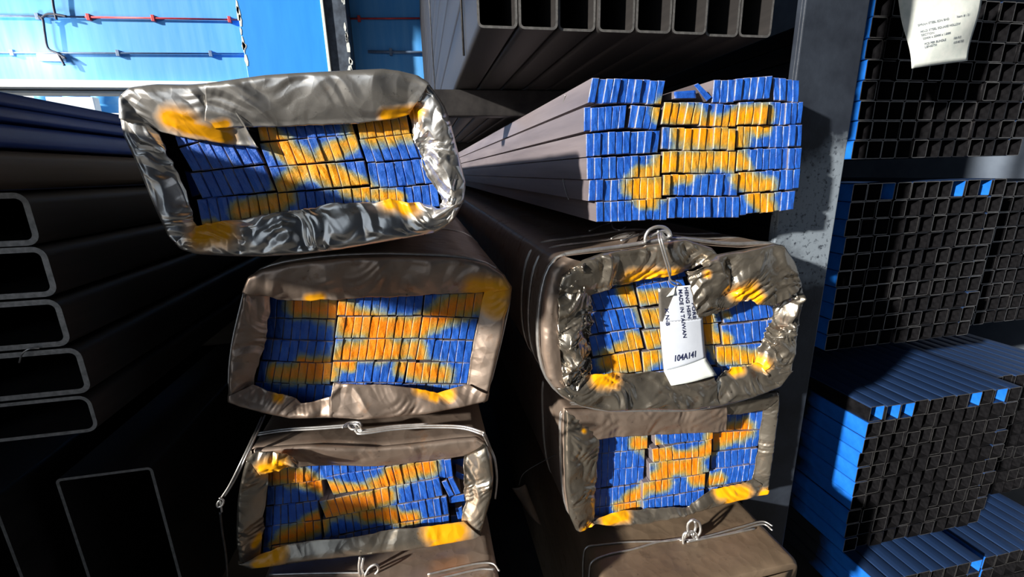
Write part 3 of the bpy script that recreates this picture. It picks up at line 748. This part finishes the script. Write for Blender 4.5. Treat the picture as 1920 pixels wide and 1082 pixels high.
# ======== C: bottom of the left stack
YC = .84
TC = reg(380, 760, 980, 1082, 1920); TCi = reg(480, 850, 920, 1070, 1920)
C_e = empty('wrapped_bar_bundle', P(680, 1050, YC)); tag(C_e, 'brown wrapped bundle at lower left, opening half in shadow', 'bar bundle', 'wrapped bar bundles')
oC = [(280, 275), (450, 262), (650, 250), (850, 255), (1050, 265), (1300, 240), (1500, 215), (1650, 205), (1700, 240), (1740, 320), (1750, 450), (1740, 560), (1710, 665), (1670, 800), (1640, 815), (1600, 830), (1300, 870), (1000, 910), (700, 940), (450, 975), (280, 995), (215, 960), (190, 850), (190, 750), (195, 600), (215, 480), (240, 380)]
mC = M_SHEETS['brown']; mCd = M_SHEETS['dull']
SCv = sleeve(C_e, tf_list(TC, oC), YC, 5.7, 13, mC, .002)
ci = lambda pts: tf_list(TCi, pts)
cC = tf_caps(TCi, [((1460, 640), (1640, 640), 95), ((1480, 740), (1600, 720), 60), ((60, 880), (180, 820), 70), ((70, 120), (200, 90), 75), ((10, 900), (30, 920), 40), ((-20, 760), (20, 700), 30)])
kw = dict(caps=cC)
flap(C_e, tf_list(TC, [(280, 280), (240, 380), (215, 480), (195, 600), (190, 750), (190, 850), (210, 960)]),
     ci([(98, 130), (95, 170), (85, 330), (70, 480), (50, 650), (40, 760), (32, 840)]), YC, 51, mCd, .022, .008, .010, tuck=.004, **kw)
flap(C_e, tf_list(TC, [(1640, 210), (1700, 240), (1740, 320), (1750, 450), (1740, 560), (1710, 665), (1670, 800)]),
     ci([(1705, 0), (1704, 60), (1700, 150), (1702, 330), (1720, 400), (1690, 480), (1680, 565)]), YC, 52, mCd, .02, .012, .011, tuck=.003, freq=11, **kw)
flap(C_e, tf_list(TC, [(1680, 790), (1640, 815), (1300, 870), (1000, 910), (700, 940), (450, 975), (280, 995), (200, 960)]),
     ci([(1700, 560), (1690, 562), (1500, 580), (1200, 620), (900, 665), (600, 700), (300, 745), (180, 768), (35, 825)]), YC - .006, 53, mCd, .016, .008, .006, freq=6, **kw)
flap(C_e, tf_list(TC, [(300, 275), (450, 262), (650, 250), (850, 255), (1050, 265), (1300, 240), (1500, 215), (1650, 205), (1690, 235)]),
     ci([(115, 150), (230, 118), (350, 112), (600, 106), (880, 108), (1150, 98), (1400, 62), (1620, 30), (1708, 15)]), YC - .004, 54, mC, .022, .008, .006, freq=5, **kw)
# torn, curled corner of the sheet
flap(C_e, ci([(-70, 30), (-30, 0), (60, -20), (200, -10), (300, 30), (350, 70)]), ci([(-60, 60), (-10, 130), (35, 188), (180, 150), (240, 125), (352, 110)]), YC - .022, 55, mCd, -.004, .016, .016, nu=70, nv=20, freq=10, roll=False, nm='torn_corner', **kw)
rowsC = [((60, 115), (585, 60), (585, 215), (65, 278), 8, .010), ((560, 40), (1050, -30), (1060, 112), (570, 192), 8, .002), ((570, 200), (1110, 105), (1150, 262), (630, 345), 9), ((1115, 105), (1600, 50), (1615, 200), (1155, 262), 8),
         ((90, 275), (540, 220), (560, 380), (85, 430), 7, .012), ((515, 395), (1145, 265), (1160, 420), (570, 530), 10), ((1148, 268), (1500, 205), (1530, 350), (1170, 415), 6, -.004),
         ((1515, 235), (1560, 222), (1625, 345), (1580, 360), 1, -.004), ((1570, 212), (1615, 200), (1680, 330), (1628, 345), 1, -.004), ((1572, 362), (1712, 335), (1718, 390), (1580, 408), 1, .004), ((1640, 148), (1710, 180), (1700, 225), (1625, 190), 1, .01), ((1630, 455), (1690, 440), (1700, 555), (1655, 562), 1, .01), ((1560, 60), (1720, 40), (1715, 100), (1600, 150), 1, .04), ((1560, 400), (1720, 395), (1715, 460), (1600, 470), 1, .05),
         ((80, 440), (505, 395), (530, 550), (70, 600), 7, .012), ((540, 545), (1150, 422), (1170, 575), (560, 690), 10, .004), ((1155, 425), (1560, 355), (1580, 500), (1185, 565), 7, -.004),
         ((65, 610), (535, 550), (545, 700), (55, 770), 7, .012), ((545, 700), (1115, 585), (1120, 740), (550, 850), 9, .01), ((1115, 585), (1580, 510), (1590, 660), (1120, 720), 8, .004), ((55, 775), (540, 705), (550, 850), (50, 930), 7, .012),
         ((1590, 520), (1720, 500), (1720, 640), (1600, 660), 2, .02), ((-10, 280), (85, 270), (80, 430), (-20, 440), 1, .012)]
capsC = [((120, 180), (400, 205), 62), ((400, 200), (550, 280), 52), ((560, 270), (700, 290), 45), ((700, 290), (900, 295), 32), ((640, 440), (900, 400), 80), ((900, 390), (1080, 350), 60), ((960, 270), (1100, 220), 52), ((1120, 190), (1400, 100), 70), ((900, 510), (1120, 500), 50), ((1150, 540), (1300, 530), 48), ((230, 690), (520, 590), 60), ((420, 570), (600, 490), 50), ((150, 750), (180, 760), 36)]
strips(C_e, rowsC, YC + .034, 5.3, capsC, TCi, 33, em=M_BLUE_OR)
zC = SCv[:, 2].max() + .001
def ontop(pts, z, lift=.0025): return [Pz(a, b, z) + np.array([0, 0, lift]) for a, b in pts]
def shift(p, d): return [np.array(k) + np.array(d) for k in p]
tC = ontop(tf_list(TC, [(330, 185), (500, 160), (700, 148), (860, 135), (930, 120)]), zC)
tC2 = ontop(tf_list(TC, [(900, 130), (920, 165), (960, 178), (1150, 152), (1350, 140), (1550, 145), (1660, 175), (1690, 195)]), zC)
sideR = [P(*TC(*k), .875) for k in ((1722, 262), (1752, 340), (1764, 450), (1755, 560))]
p = tC[0]
hang = [np.array(P(*TC(355, 70), .92)), np.array(P(*TC(300, 190), .86)), np.array(P(*TC(230, 340), .82)), np.array(P(*TC(160, 480), .82)), np.array(P(*TC(108, 560), .82))]
twC = wire('tie_wire', [tC, shift(tC, (0, .006, .001)), tC2 + sideR, shift(tC2 + sideR, (.002, .006, .001)), shift(tC2[:5], (0, .011, .002))], .0022, M_WIRE, C_e)
wire('wire_knot', [ontop(tf_list(TC, [(840, 150), (880, 120), (940, 118), (950, 150), (900, 160), (880, 135), (930, 130), (960, 170)]), zC, .006)], .0026, M_WIRE, twC)
hw = wire('loose_tie_wire', [hang, shift(hang, (.006, .002, .002)),
                             [np.array(P(*TC(*k), .815)) for k in ((100, 555), (125, 570), (118, 600), (92, 610), (88, 590), (104, 575), (115, 640))]], .0018, M_WIRE)
tag(hw, 'doubled loose wire with a twisted end hanging left of the lower left bundle', 'wire')
hd = wire('dark_hanging_wire', [[np.array(P(*TC(*k), .82)) for k in ((105, 640), (118, 760), (140, 900), (150, 1040), (155, 1200))]], .0022, M_DARKWIRE)
tag(hd, 'dark wire hanging straight down below the twisted wire end', 'wire')

# ======== D: blue bars without wrapping, upper right
YD = .90
TD = reg(1080, 130, 1520, 430, 1587)
D_e = empty('flat_bar_bundle', P(1300, 410, YD)); tag(D_e, 'unwrapped bundle of long flat bars with blue and yellow ends at upper right', 'bar bundle')
rowsD = [((110, 58), (605, 80), (578, 240), (82, 228), 10), ((935, 72), (1080, 70), (1070, 225), (920, 225), 3), ((1085, 65), (1335, 45), (1310, 200), (1070, 215), 5), ((1335, 60), (1512, 70), (1508, 218), (1340, 215), 4, .006),
         ((55, 262), (345, 240), (330, 395), (55, 425), 6), ((375, 240), (572, 255), (545, 405), (350, 395), 4), ((600, 225), (860, 225), (830, 375), (578, 375), 5), ((855, 228), (1100, 240), (1080, 388), (835, 385), 5), ((1105, 225), (1310, 215), (1290, 365), (1090, 378), 4), ((1310, 225), (1540, 225), (1525, 370), (1300, 380), 6, .006),
         ((70, 435), (570, 415), (555, 565), (70, 590), 10), ((590, 392), (1085, 398), (1075, 548), (578, 540), 10), ((1095, 385), (1535, 378), (1525, 525), (1085, 530), 10, .004),
         ((75, 598), (575, 573), (570, 722), (75, 745), 10), ((592, 555), (1085, 552), (1075, 705), (580, 700), 10), ((1095, 545), (1530, 530), (1520, 670), (1085, 690), 10, .004),
         ((90, 750), (582, 732), (580, 878), (85, 890), 10), ((595, 712), (1105, 708), (1090, 858), (588, 850), 10), ((1105, 700), (1520, 672), (1510, 808), (1098, 838), 9, .004),
         ((140, 895), (620, 870), (615, 1012), (140, 1030), 10), ((630, 865), (1110, 860), (1105, 1000), (625, 1005), 10), ((1112, 848), (1485, 820), (1475, 945), (1108, 985), 8, .004)]
capsD = [((600, 290), (800, 330), 70), ((880, 375), (1080, 350), 46), ((740, 420), (1080, 470), 78), ((600, 630), (900, 610), 66), ((980, 600), (1080, 620), 60), ((620, 740), (740, 720), 46), ((1090, 330), (1270, 300), 56), ((1110, 410), (1290, 392), 30), ((1100, 600), (1130, 640), 40), ((1120, 740), (1290, 795), 56), ((1210, 850), (1300, 950), 52), ((430, 705), (560, 690), 42), ((400, 800), (570, 820), 66), ((450, 895), (520, 895), 36), ((1225, 430), (1232, 445), 18)]
strips(D_e, rowsD, YD, 5.9, capsD, TD, 34, jit=.003, shift=3.0)
xD = P(1108, 280, YD)[0]
for k, (pts) in enumerate([[(1060, 178), (1056, 195), (1052, 210)], [(1044, 226), (1042, 240), (1044, 258)], [(1037, 230), (1040, 245), (1044, 262)], [(1050, 262), (1052, 282), (1055, 300)], [(1052, 300), (1053, 320), (1056, 338)], [(1056, 338), (1060, 356), (1066, 374)]]):
    wire('band_wire', [[Px(a, b, xD - .003) for a, b in pts]], .0013, M_WIRE, D_e)
rsd = np.random.RandomState(8)
for quad, dy, lab_ in (([(665, 150), (812, 140), (816, 195), (668, 197)], .0, 'loose blue-ended flat bar lying flat on top of the blue bundle'),
                       ([(800, 105), (828, 93), (922, 188), (888, 216)], .002, 'loose blue-ended flat bar leaning in the gap on the blue bundle')):
    tag(bar(None, quad, YD + dy, 5.8, [], TD, rsd, 'loose_flat_bar'), lab_, 'flat bar', 'loose flat bars')

# ======== E: crumpled bundle with the tag, right
YE = .85
TE = reg(940, 390, 1540, 790, 1623); TEi = reg(1090, 500, 1490, 740, 1803)
E_e = empty('wrapped_bar_bundle', P(1260, 765, YE)); tag(E_e, 'badly crumpled wrapped bundle at right with a white tag hanging in it', 'bar bundle', 'wrapped bar bundles')
oE = [(290, 255), (400, 240), (530, 225), (700, 205), (850, 175), (950, 170), (1080, 195), (1250, 205), (1400, 185), (1450, 195), (1500, 270), (1530, 360), (1545, 430), (1540, 520), (1515, 640), (1510, 740), (1480, 850), (1420, 910), (1280, 970), (1110, 1010), (950, 1035), (750, 1030), (550, 1040), (400, 1010), (300, 950), (240, 870), (215, 750), (210, 600), (225, 450), (250, 330)]
mE = M_SHEETS['dull']; mEb = M_SHEETS['brown']
SEv = sleeve(E_e, tf_list(TE, oE), YE + .012, 5.6, 14, mEb, .003)
ei = lambda pts: tf_list(TEi, pts)
cE = tf_caps(TEi, [((420, 90), (620, 80), 70), ((640, 70), (800, 40), 45), ((1330, 230), (1400, 180), 70), ((1420, 200), (1480, 260), 60), ((140, 950), (260, 940), 70), ((1490, 800), (1530, 820), 55), ((1290, 880), (1340, 875), 45), ((1050, 50), (1055, 60), 30)])
kw = dict(caps=cE)
# crumpled front: brown rim first, then the flaps
rimE = [(420, 275), (350, 310), (300, 380), (285, 480), (290, 620), (300, 760), (315, 880), (340, 950), (370, 985)]
flap(E_e, tf_list(TE, [(330, 250), (280, 290), (250, 330), (225, 450), (210, 600), (215, 750), (240, 870), (300, 950), (330, 980)]), tf_list(TE, rimE), YE, 60, mEb, .002, .002, .003, R=.02, nm='wrapper_rim')
flap(E_e, tf_list(TE, rimE), ei([(20, 200), (70, 240), (90, 300), (95, 480), (72, 650), (92, 800), (80, 870), (60, 915), (70, 940)]), YE - .004, 61, mE, .026, .014, .028, freq=13, roll=False, **kw)
flap(E_e, tf_list(TE, [(1440, 190), (1500, 270), (1530, 360), (1545, 430), (1540, 520), (1515, 640), (1510, 740), (1480, 850), (1420, 910)]),
     ei([(1640, 300), (1640, 330), (1620, 410), (1600, 480), (1560, 580), (1530, 640), (1510, 690), (1470, 780), (1440, 850)]), YE, 62, mE, .02, .018, .028, tuck=.004, freq=13, **kw)
flap(E_e, tf_list(TE, [(1490, 830), (1420, 910), (1280, 970), (1110, 1010), (1050, 1022)]),
     ei([(1470, 815), (1430, 840), (1330, 850), (1215, 872), (1180, 905), (1125, 975)]), YE, 63, mE, .018, .012, .016, nu=90, freq=11, **kw)
flap(E_e, tf_list(TE, [(1115, 1010), (950, 1035), (750, 1030), (550, 1040), (400, 1010), (300, 950), (280, 920)]),
     ei([(1115, 900), (1000, 892), (690, 888), (500, 898), (320, 905), (150, 912), (55, 915)]), YE - .006, 64, mE, .018, .012, .019, freq=9, **kw)
flap(E_e, tf_list(TE, [(290, 420), (310, 350), (420, 270), (530, 230), (700, 205), (850, 168), (950, 162), (1080, 205), (1110, 240)]),
     ei([(55, 240), (100, 235), (150, 225), (290, 152), (420, 140), (560, 115), (700, 90), (800, 58), (880, 30)]), YE - .008, 65, mE, .022, .012, .018, freq=9, **kw)
flap(E_e, tf_list(TE, [(1025, 290), (1060, 262), (1110, 240), (1250, 215), (1400, 185), (1450, 195), (1500, 270), (1535, 390)]),
     ei([(895, 45), (925, 170), (962, 340), (990, 425), (1050, 428), (1180, 380), (1300, 330), (1430, 275), (1480, 320), (1560, 328), (1650, 320)]), YE - .016, 66, mE, .010, .010, .022, nv=34, freq=10, nm='torn_flap', **kw)
rowsE = [((0, 235), (440, 158), (485, 328), (60, 385), 6, .003), ((40, 400), (475, 338), (522, 510), (85, 570), 7, .003), ((60, 590), (493, 522), (532, 690), (100, 760), 7, .003), ((60, 785), (490, 710), (520, 885), (90, 950), 7, .003),
         ((440, 30), (850, -40), (890, 85), (465, 168), 6, .004), ((465, 175), (860, 90), (920, 260), (505, 345), 6), ((498, 362), (1150, 300), (1190, 465), (545, 525), 10), ((515, 545), (1160, 475), (1180, 650), (560, 705), 10), ((515, 720), (1125, 665), (1140, 830), (530, 890), 9), ((530, 895), (1110, 850), (1120, 1010), (540, 1050), 9, .01),
         ((1170, 300), (1620, 230), (1645, 430), (1205, 480), 7, -.004), ((1185, 500), (1630, 450), (1640, 620), (1200, 665), 7, -.004), ((1145, 680), (1530, 650), (1540, 815), (1155, 850), 6, -.004), ((1115, 850), (1540, 820), (1540, 980), (1125, 1010), 6, .006),
         ((-60, 60), (430, 0), (440, 150), (0, 225), 7, .012), ((900, 90), (1650, 60), (1650, 220), (940, 290), 11, .01), ((80, 960), (520, 890), (530, 1040), (90, 1110), 7, .012)]
capsE = [((360, 200), (450, 290), 55), ((480, 260), (720, 260), 52), ((560, 420), (660, 440), 70), ((430, 600), (500, 640), 46), ((310, 695), (500, 660), 40), ((560, 630), (660, 600), 70), ((230, 800), (500, 800), 80), ((540, 770), (620, 755), 50), ((1060, 440), (1060, 600), 60), ((1100, 600), (1230, 620), 50), ((1170, 730), (1460, 775), 62), ((1190, 390), (1240, 400), 24), ((700, 420), (1000, 600), 90)]
strips(E_e, rowsE, YE + .030, 5.3, capsE, TEi, 35)
bE = band(E_e, SEv, YE + .030, .0036, off=.006, seed=3); band(E_e, SEv, YE + .135, .0022, seed=4); band(E_e, SEv, YE + .215, .0022, seed=5)
zE = SEv[:, 2].max() + .002
W7 = reg(940, 390, 1300, 590, 1920)
wire('wire_twist', [ontop(tf_list(W7, [(1100, 325), (1180, 290), (1300, 262), (1330, 268), (1250, 330), (1200, 340), (1340, 300), (1440, 245)]), zE, .004),
                    ontop(tf_list(W7, [(880, 245), (1000, 190), (1090, 160)]), zE, .004), ontop(tf_list(W7, [(1105, 175), (1120, 220), (1180, 245), (1240, 215)]), zE, .006)], .0024, M_WIRE, bE)
wire('wire_loop', [[P(*W7(*k), YE + .02) for k in ((1445, 345), (1440, 290), (1475, 225), (1550, 190), (1630, 195), (1680, 235), (1690, 290), (1640, 300), (1600, 250), (1560, 235))],
                   [P(*W7(*k), YE + .026) for k in ((1480, 290), (1540, 260), (1620, 230), (1670, 260), (1660, 300))]], .0036, M_WIRE, bE)
# white tag on its wire
tg = empty('bundle_tag', P(*TEi(860, 850), YE)); tag(tg, 'white printed tag reading 104A141 hanging on a wire over the bars', 'tag')
YT = YE + .012
def tagp(a, b, dy=0.):       # gently bowed tag surface, crop coordinates
    k = (a - 650) / 400.; m = (b - 150) / 730.
    p = P(*TEi(a, b), YT); p[1] += -.006 * math.sin(PI * min(max(k, 0), 1)) + .004 * math.sin(3 * m) + dy; return p
def tag_sheet(name, tl, tr, br, bl, dy, mat, nu=14, nv=20, th=.0006, bend=0.):
    tl, tr, br, bl = map(lambda t: np.array(t, float), (tl, tr, br, bl))
    def fn(u, v):
        c = (tl * (1 - u) + tr * u) * (1 - v) + (bl * (1 - u) + br * u) * v
        return tagp(c[0], c[1], dy - bend * v)
    return sheet_grid(name, fn, nu, nv, mat, tg, th)
tag_sheet('plate', (650, 185), (1005, 150), (1052, 770), (690, 880), .0, M_TAGMETAL)
tag_sheet('sticker', (800, 160), (1010, 140), (1028, 440), (690, 470), -.0012, M_TAGWHITE)
stk = tag_sheet('sticker', (668, 468), (1028, 438), (1054, 772), (694, 878), -.0012, M_TAGWHITE)
tag_sheet('folded_end', (692, 878), (1056, 770), (1104, 890), (715, 968), -.001, M_PAPER, 10, 8, .0006, .018)
tag_sheet('curled_corner', (775, 165), (780, 160), (770, 230), (705, 248), -.002, M_PAPER, 6, 6, .0004, .004)
def tag_text(body, origin, along, up, length, height, nm='printed_text'):
    o_, al, u_ = map(lambda t: np.array(t, float), (origin, along, up))
    al /= np.linalg.norm(al); u_ /= np.linalg.norm(u_)
    def mp(x, y, wd):
        c = o_ + al * (x / wd * length) + u_ * (y / .72 * height); return tagp(c[0], c[1], -.0024)
    text_mesh(body, 1.0, nm, M_INK, stk, mp, bold=.022)
dn = (45, 420); rt_ = (1, -.08)
tag_text('MADE IN TAIWAN', (804, 185), (48, 415), rt_, 415, 30)
tag_text('HENG HSIN', (852, 165), (40, 270), rt_, 272, 29)
tag_text('PORE', (920, 300), (16, 138), rt_, 140, 28)
tag_text('104A141', (768, 795), (185, -38), (4, -50), 192, 52)
tag_text('X N-B', (700, 350), (14, 150), rt_, 150, 30)
wire('hanging_wire', [[P(*TE(*k), y) for k, y in (((795, 130), YE - .002), ((800, 160), YE - .026), ((822, 240), YE - .03), ((850, 330), YE - .026), ((860, 365), YE - .012), ((900, 380), YE + .004), ((920, 400), YE + .012))],
                      [P(*TE(*k), y) for k, y in (((808, 128), YE - .002), ((812, 158), YE - .026), ((835, 240), YE - .03), ((858, 320), YE - .026), ((852, 368), YE - .012), ((880, 392), YE + .004), ((915, 392), YE + .012))]], .0018, M_WIRE, tg)

# ======== F: lower right bundle
YF = .92
TF = reg(980, 720, 1540, 1082, 1674); TFi = reg(1090, 770, 1450, 1000, 1694)
F_e = empty('wrapped_bar_bundle', P(1260, 980, YF)); tag(F_e, 'wrapped bundle with a neat opening below the crumpled one with the tag', 'bar bundle', 'wrapped bar bundles')
oF = [(240, 150), (500, 152), (900, 130), (1250, 92), (1450, 50), (1452, 120), (1430, 300), (1410, 450), (1395, 560), (1385, 620), (1150, 680), (900, 745), (700, 790), (510, 805), (390, 790), (345, 820), (300, 822), (265, 740), (245, 600), (240, 450), (238, 300)]
mF = M_SHEETS['brown']; mFd = M_SHEETS['dull']
SFv = sleeve(F_e, tf_list(TF, oF), YF, 5.6, 15, mF, .002)
fi = lambda pts: tf_list(TFi, pts)
cF = tf_caps(TFi, [((1230, 710), (1420, 720), 70), ((1300, 790), (1400, 750), 50), ((1600, 730), (1650, 720), 40), ((220, 960), (370, 920), 60), ((10, 1030), (70, 1010), 30), ((5, 155), (10, 160), 22)])
kw = dict(caps=cF)
flap(F_e, tf_list(TF, [(240, 148), (238, 300), (240, 450), (245, 600), (265, 740), (300, 822)]),
     fi([(150, 180), (145, 245), (135, 450), (120, 700), (108, 900), (100, 985)]), YF, 71, mFd, .02, .012, .012, tuck=-.004, freq=10, **kw)
flap(F_e, tf_list(TF, [(1450, 50), (1452, 120), (1430, 300), (1410, 450), (1395, 560), (1385, 620)]),
     fi([(1608, -10), (1600, 60), (1580, 200), (1555, 400), (1540, 520), (1505, 620)]), YF, 72, mFd, .02, .008, .008, tuck=.003, **kw)
flap(F_e, tf_list(TF, [(1390, 600), (1380, 622), (1150, 680), (900, 745), (700, 790), (510, 805), (390, 790), (345, 820), (300, 825)]),
     fi([(1520, 605), (1400, 650), (1150, 690), (1060, 740), (1000, 790), (920, 850), (800, 845), (700, 855), (560, 870), (300, 895), (100, 968)]), YF + .002, 73, mFd, .016, .010, .012, freq=8, **kw)
flap(F_e, tf_list(TF, [(240, 148), (500, 150), (720, 140), (900, 128), (1050, 110), (1140, 98)]),
     fi([(145, 248), (250, 242), (600, 212), (900, 202), (1100, 192), (1282, 186)]), YF - .004, 74, mF, .02, .008, .007, freq=7, **kw)
flap(F_e, tf_list(TF, [(960, 112), (1250, 90), (1450, 48), (1452, 80)]), fi([(960, 45), (1285, 45), (1450, 30), (1615, 0)]), YF, 75, mFd, .012, .004, .004, nu=80, nv=14, tuck=.003, **kw)
rowsF = [((130, 225), (590, 200), (585, 340), (130, 385), 8, .016), ((130, 385), (565, 345), (558, 490), (125, 535), 8, .016), ((130, 530), (555, 500), (548, 635), (120, 695), 8, .016), ((120, 700), (540, 645), (535, 785), (110, 860), 8, .014), ((110, 865), (545, 790), (540, 930), (100, 1000), 8, .012),
         ((650, 190), (1165, 130), (1165, 250), (655, 310), 9), ((625, 345), (1155, 255), (1150, 400), (635, 460), 9), ((600, 470), (1140, 405), (1130, 550), (610, 625), 10), ((545, 640), (1100, 560), (1090, 690), (545, 790), 10), ((545, 795), (1085, 700), (1085, 830), (545, 920), 10),
         ((1190, 20), (1610, 0), (1590, 180), (1170, 200), 7, .03), ((1165, 200), (1580, 180), (1560, 320), (1165, 360), 7, .02), ((1150, 370), (1560, 330), (1545, 475), (1150, 520), 7, .016), ((1140, 520), (1540, 480), (1520, 620), (1100, 675), 8, .01), ((1095, 690), (1500, 630), (1490, 760), (1090, 820), 8, .01),
         ((590, 205), (650, 200), (635, 330), (590, 340), 1, .05), ((565, 350), (625, 345), (600, 640), (555, 640), 1, .05), ((130, 60), (650, 20), (650, 180), (130, 215), 9, .03), ((650, 40), (1180, -10), (1170, 120), (655, 185), 9, .02)]
capsF = [((490, 285), (640, 310), 58), ((620, 380), (780, 390), 60), ((780, 410), (1000, 400), 42), ((1000, 390), (1150, 330), 50), ((740, 500), (1000, 490), 66), ((650, 590), (760, 560), 50), ((560, 690), (740, 640), 52), ((400, 790), (540, 720), 50), ((320, 845), (480, 840), 40), ((1000, 600), (1100, 600), 50), ((1100, 625), (1230, 600), 42), ((1180, 250), (1440, 160), 72)]
strips(F_e, rowsF, YF + .026, 5.3, capsF, TFi, 36, shift=3, em=M_BLUE_OR)
band(F_e, SFv, YF + .03, .002, seed=6); band(F_e, SFv, YF + .2, .002, seed=7)

# ======== G and H: wrapped bundles at the bottom edge
def closed_bundle(label, x0, x1, z0, z1, Y, seed, mat, nm='wrapped_closed_bundle'):
    e = empty(nm, ((x0 + x1) / 2, Y, z0)); tag(e, label, 'bar bundle', 'wrapped bar bundles')
    pts = rr(x1 - x0, z1 - z0, .022, 6); c = ((x0 + x1) / 2, (z0 + z1) / 2)
    A = np.array([(c[0] + a, Y, c[1] + b) for a, b in pts])
    n = 240; A = resample(A, n, True)
    ys = np.r_[0, .002, .005, .010, .02, .035, .06, .1, .15, .22, .32, .5, .8, 1.3, 2.2, 3.6, 5.6]
    ring = []
    for y in ys:
        k = 1 - .03 * max(0, 1 - y / .02) ** 2; q = A.copy()
        q[:, 0] = c[0] + (q[:, 0] - c[0]) * k; q[:, 2] = c[1] + (q[:, 2] - c[1]) * k; q[:, 1] = Y + y
        d = crumple(q[:, 0] + y, q[:, 2] + y * .5, seed, 6.) * .003
        dr = q - np.array([c[0], Y + y, c[1]]); dr /= np.linalg.norm(dr, axis=1)[:, None] + 1e-9
        ring.append(q + dr * d[:, None])
    V = np.array(ring).reshape(-1, 3); m = len(ys)
    F = [(j * n + i, j * n + (i + 1) % n, (j + 1) * n + (i + 1) % n, (j + 1) * n + i) for j in range(m - 1) for i in range(n)]
    F += [tuple((m - 1) * n + i for i in range(n)), tuple(range(n))[::-1]]
    o = mesh_obj('wrapper_sleeve', V, F, mat, e, True); o.data.attributes.new('paint', 'FLOAT', 'POINT')
    # folded end flaps
    for s, (a, b, dy) in enumerate((((x0 + .02, x1 - .02), (z0 + .02, z0 + (z1 - z0) * .62), .003), ((x0 + .03, x1 - .03), (z0 + (z1 - z0) * .40, z1 - .02), .006))):
        def fn(u, v, a=a, b=b, dy=dy, s=s):
            x = a[0] + (a[1] - a[0]) * (u + (u - .5) * (-.18) * (v if s == 0 else 1 - v)); z = b[0] + (b[1] - b[0]) * v
            return np.array([x, Y - dy + .003 * math.sin(9 * u + 4 * v), z])
        so = sheet_grid('end_flap', fn, 24, 14, mat, e, .0008); so.data.attributes.new('paint', 'FLOAT', 'POINT')
    return e, A
YG = .76
gl, gr = P(1107, 1066, YG), P(1502, 1052, YG)
zG = gr[2] + .002
gl[0] = Pz(1100, 1034, zG)[0]
G_e, GA = closed_bundle('closed kraft-brown wrapped bundle with a knotted wire at bottom right', gl[0], gr[0], zG - .30, zG, YG, 81, M_SHEETS['kraft'])
g8 = lambda pts, l=.0025: ontop(tf_list(TF, pts), zG, l)
gw = [[(365, 1010), (370, 950), (430, 905), (600, 890), (800, 885), (900, 870)], [(385, 1020), (395, 985), (480, 960), (620, 930), (760, 890), (900, 868)],
      [(920, 890), (1050, 865), (1200, 830), (1340, 790), (1400, 825)], [(930, 880), (1060, 850), (1220, 805), (1340, 775), (1400, 800)], [(880, 880), (1000, 872), (1130, 850), (1300, 815)]]
gp = [g8(k) for k in gw]
for k in (0, 1):       # down the left side of the bundle
    e0 = gp[k][2]; gp[k] = [np.array([gl[0] - .005, e0[1] - .01 * k, zG - d]) for d in (.25, .12, .03)] + [np.array([gl[0] + .004, e0[1] - .01 * k, zG + .002])] + gp[k][2:]
twG = wire('tie_wire', gp, .0023, M_WIRE, G_e)
kn = [[(900, 900), (905, 840), (960, 830), (980, 880), (930, 915), (900, 890), (920, 830)], [(930, 850), (925, 790), (955, 762), (990, 780), (995, 830), (965, 860), (945, 840)], [(955, 850), (970, 800), (965, 770)]]
kb = Pz(*TF(940, 880), zG)
wire('wire_knot', [[P(*TF(a, b), kb[1] - .004 + .004 * (i % 2)) for i, (a, b) in enumerate(k)] for k in kn], .0034, M_WIRE, twG)
zH = SCv[:, 2].min() - .012
YH = .70
hl, hr = Pz(470, 1078, zH), Pz(935, 1070, zH)
H_e, HA = closed_bundle('brown wrapped bundle with a wire loop cut off by the bottom edge', -.40, hr[0], zH - .30, zH, YH, 82, M_SHEETS['brown'])
h6 = lambda pts, l=.0025: ontop(tf_list(TC, pts), zH, l)
for pth in (h6([(400, 1020), (700, 1012), (1000, 1010)]), h6([(1350, 1020), (1500, 985), (1650, 955), (1740, 955), (1780, 1000)]), h6([(1350, 1060), (1520, 1020), (1660, 990), (1750, 990)])): wire('tie_wire', [pth], .0021, M_WIRE, H_e)
hb = Pz(*TC(980, 1010), zH)
wire('wire_loop', [[P(*TC(*k), hb[1]) for k in ((945, 910), (938, 960), (945, 1015), (975, 1040))], [P(*TC(*k), hb[1]) for k in ((965, 915), (955, 970), (965, 1020))],
                   [P(*TC(*k), hb[1] - .004) for k in ((975, 1020), (1000, 975), (1040, 955), (1055, 985), (1030, 1020))]], .0028, M_WIRE, H_e)
timber(-.42, hr[0], 1.3, 1.42, 0, zH - .301, 'dark timber block under the lowest left wrapped bundle')
closed_bundle('added unseen wrapped bundle under the kraft-brown one, blocking sun at right', gl[0] + .01, gr[0], .18, zG - .304, YG + .02, 83, M_SHEETS['kraft'])  # unseen bundle added to keep sun off the lower right tubes
timber(gl[0], gr[0], 1.3, 1.42, 0, .179, 'added dark timber block under the added unseen wrapped bundle at right')

# small plastic tag between the two stacks
dt = empty('dangling_tag', P(985, 912, 1.0)); tag(dt, 'small dark plastic tag dangling in the gap between the stacks', 'tag')
c4 = [(960, 915), (985, 908), (1015, 985), (990, 962)]
def dfn(u, v):
    c = [np.array(t, float) for t in c4]; k = (c[0] * (1 - u) + c[1] * u) * (1 - v) + (c[3] * (1 - u) + c[2] * u) * v
    return P(k[0], k[1], 1.0) + np.array([0, -.006 * math.sin(PI * u), 0])
sheet_grid('plastic_strip', dfn, 8, 12, M_BROWNBLACK, dt, .001)
wire('string', [[P(972, 912, 1.0), P(985, 885, 1.0), P(1046, 850, 1.0)]], .001, M_DARKWIRE, dt)
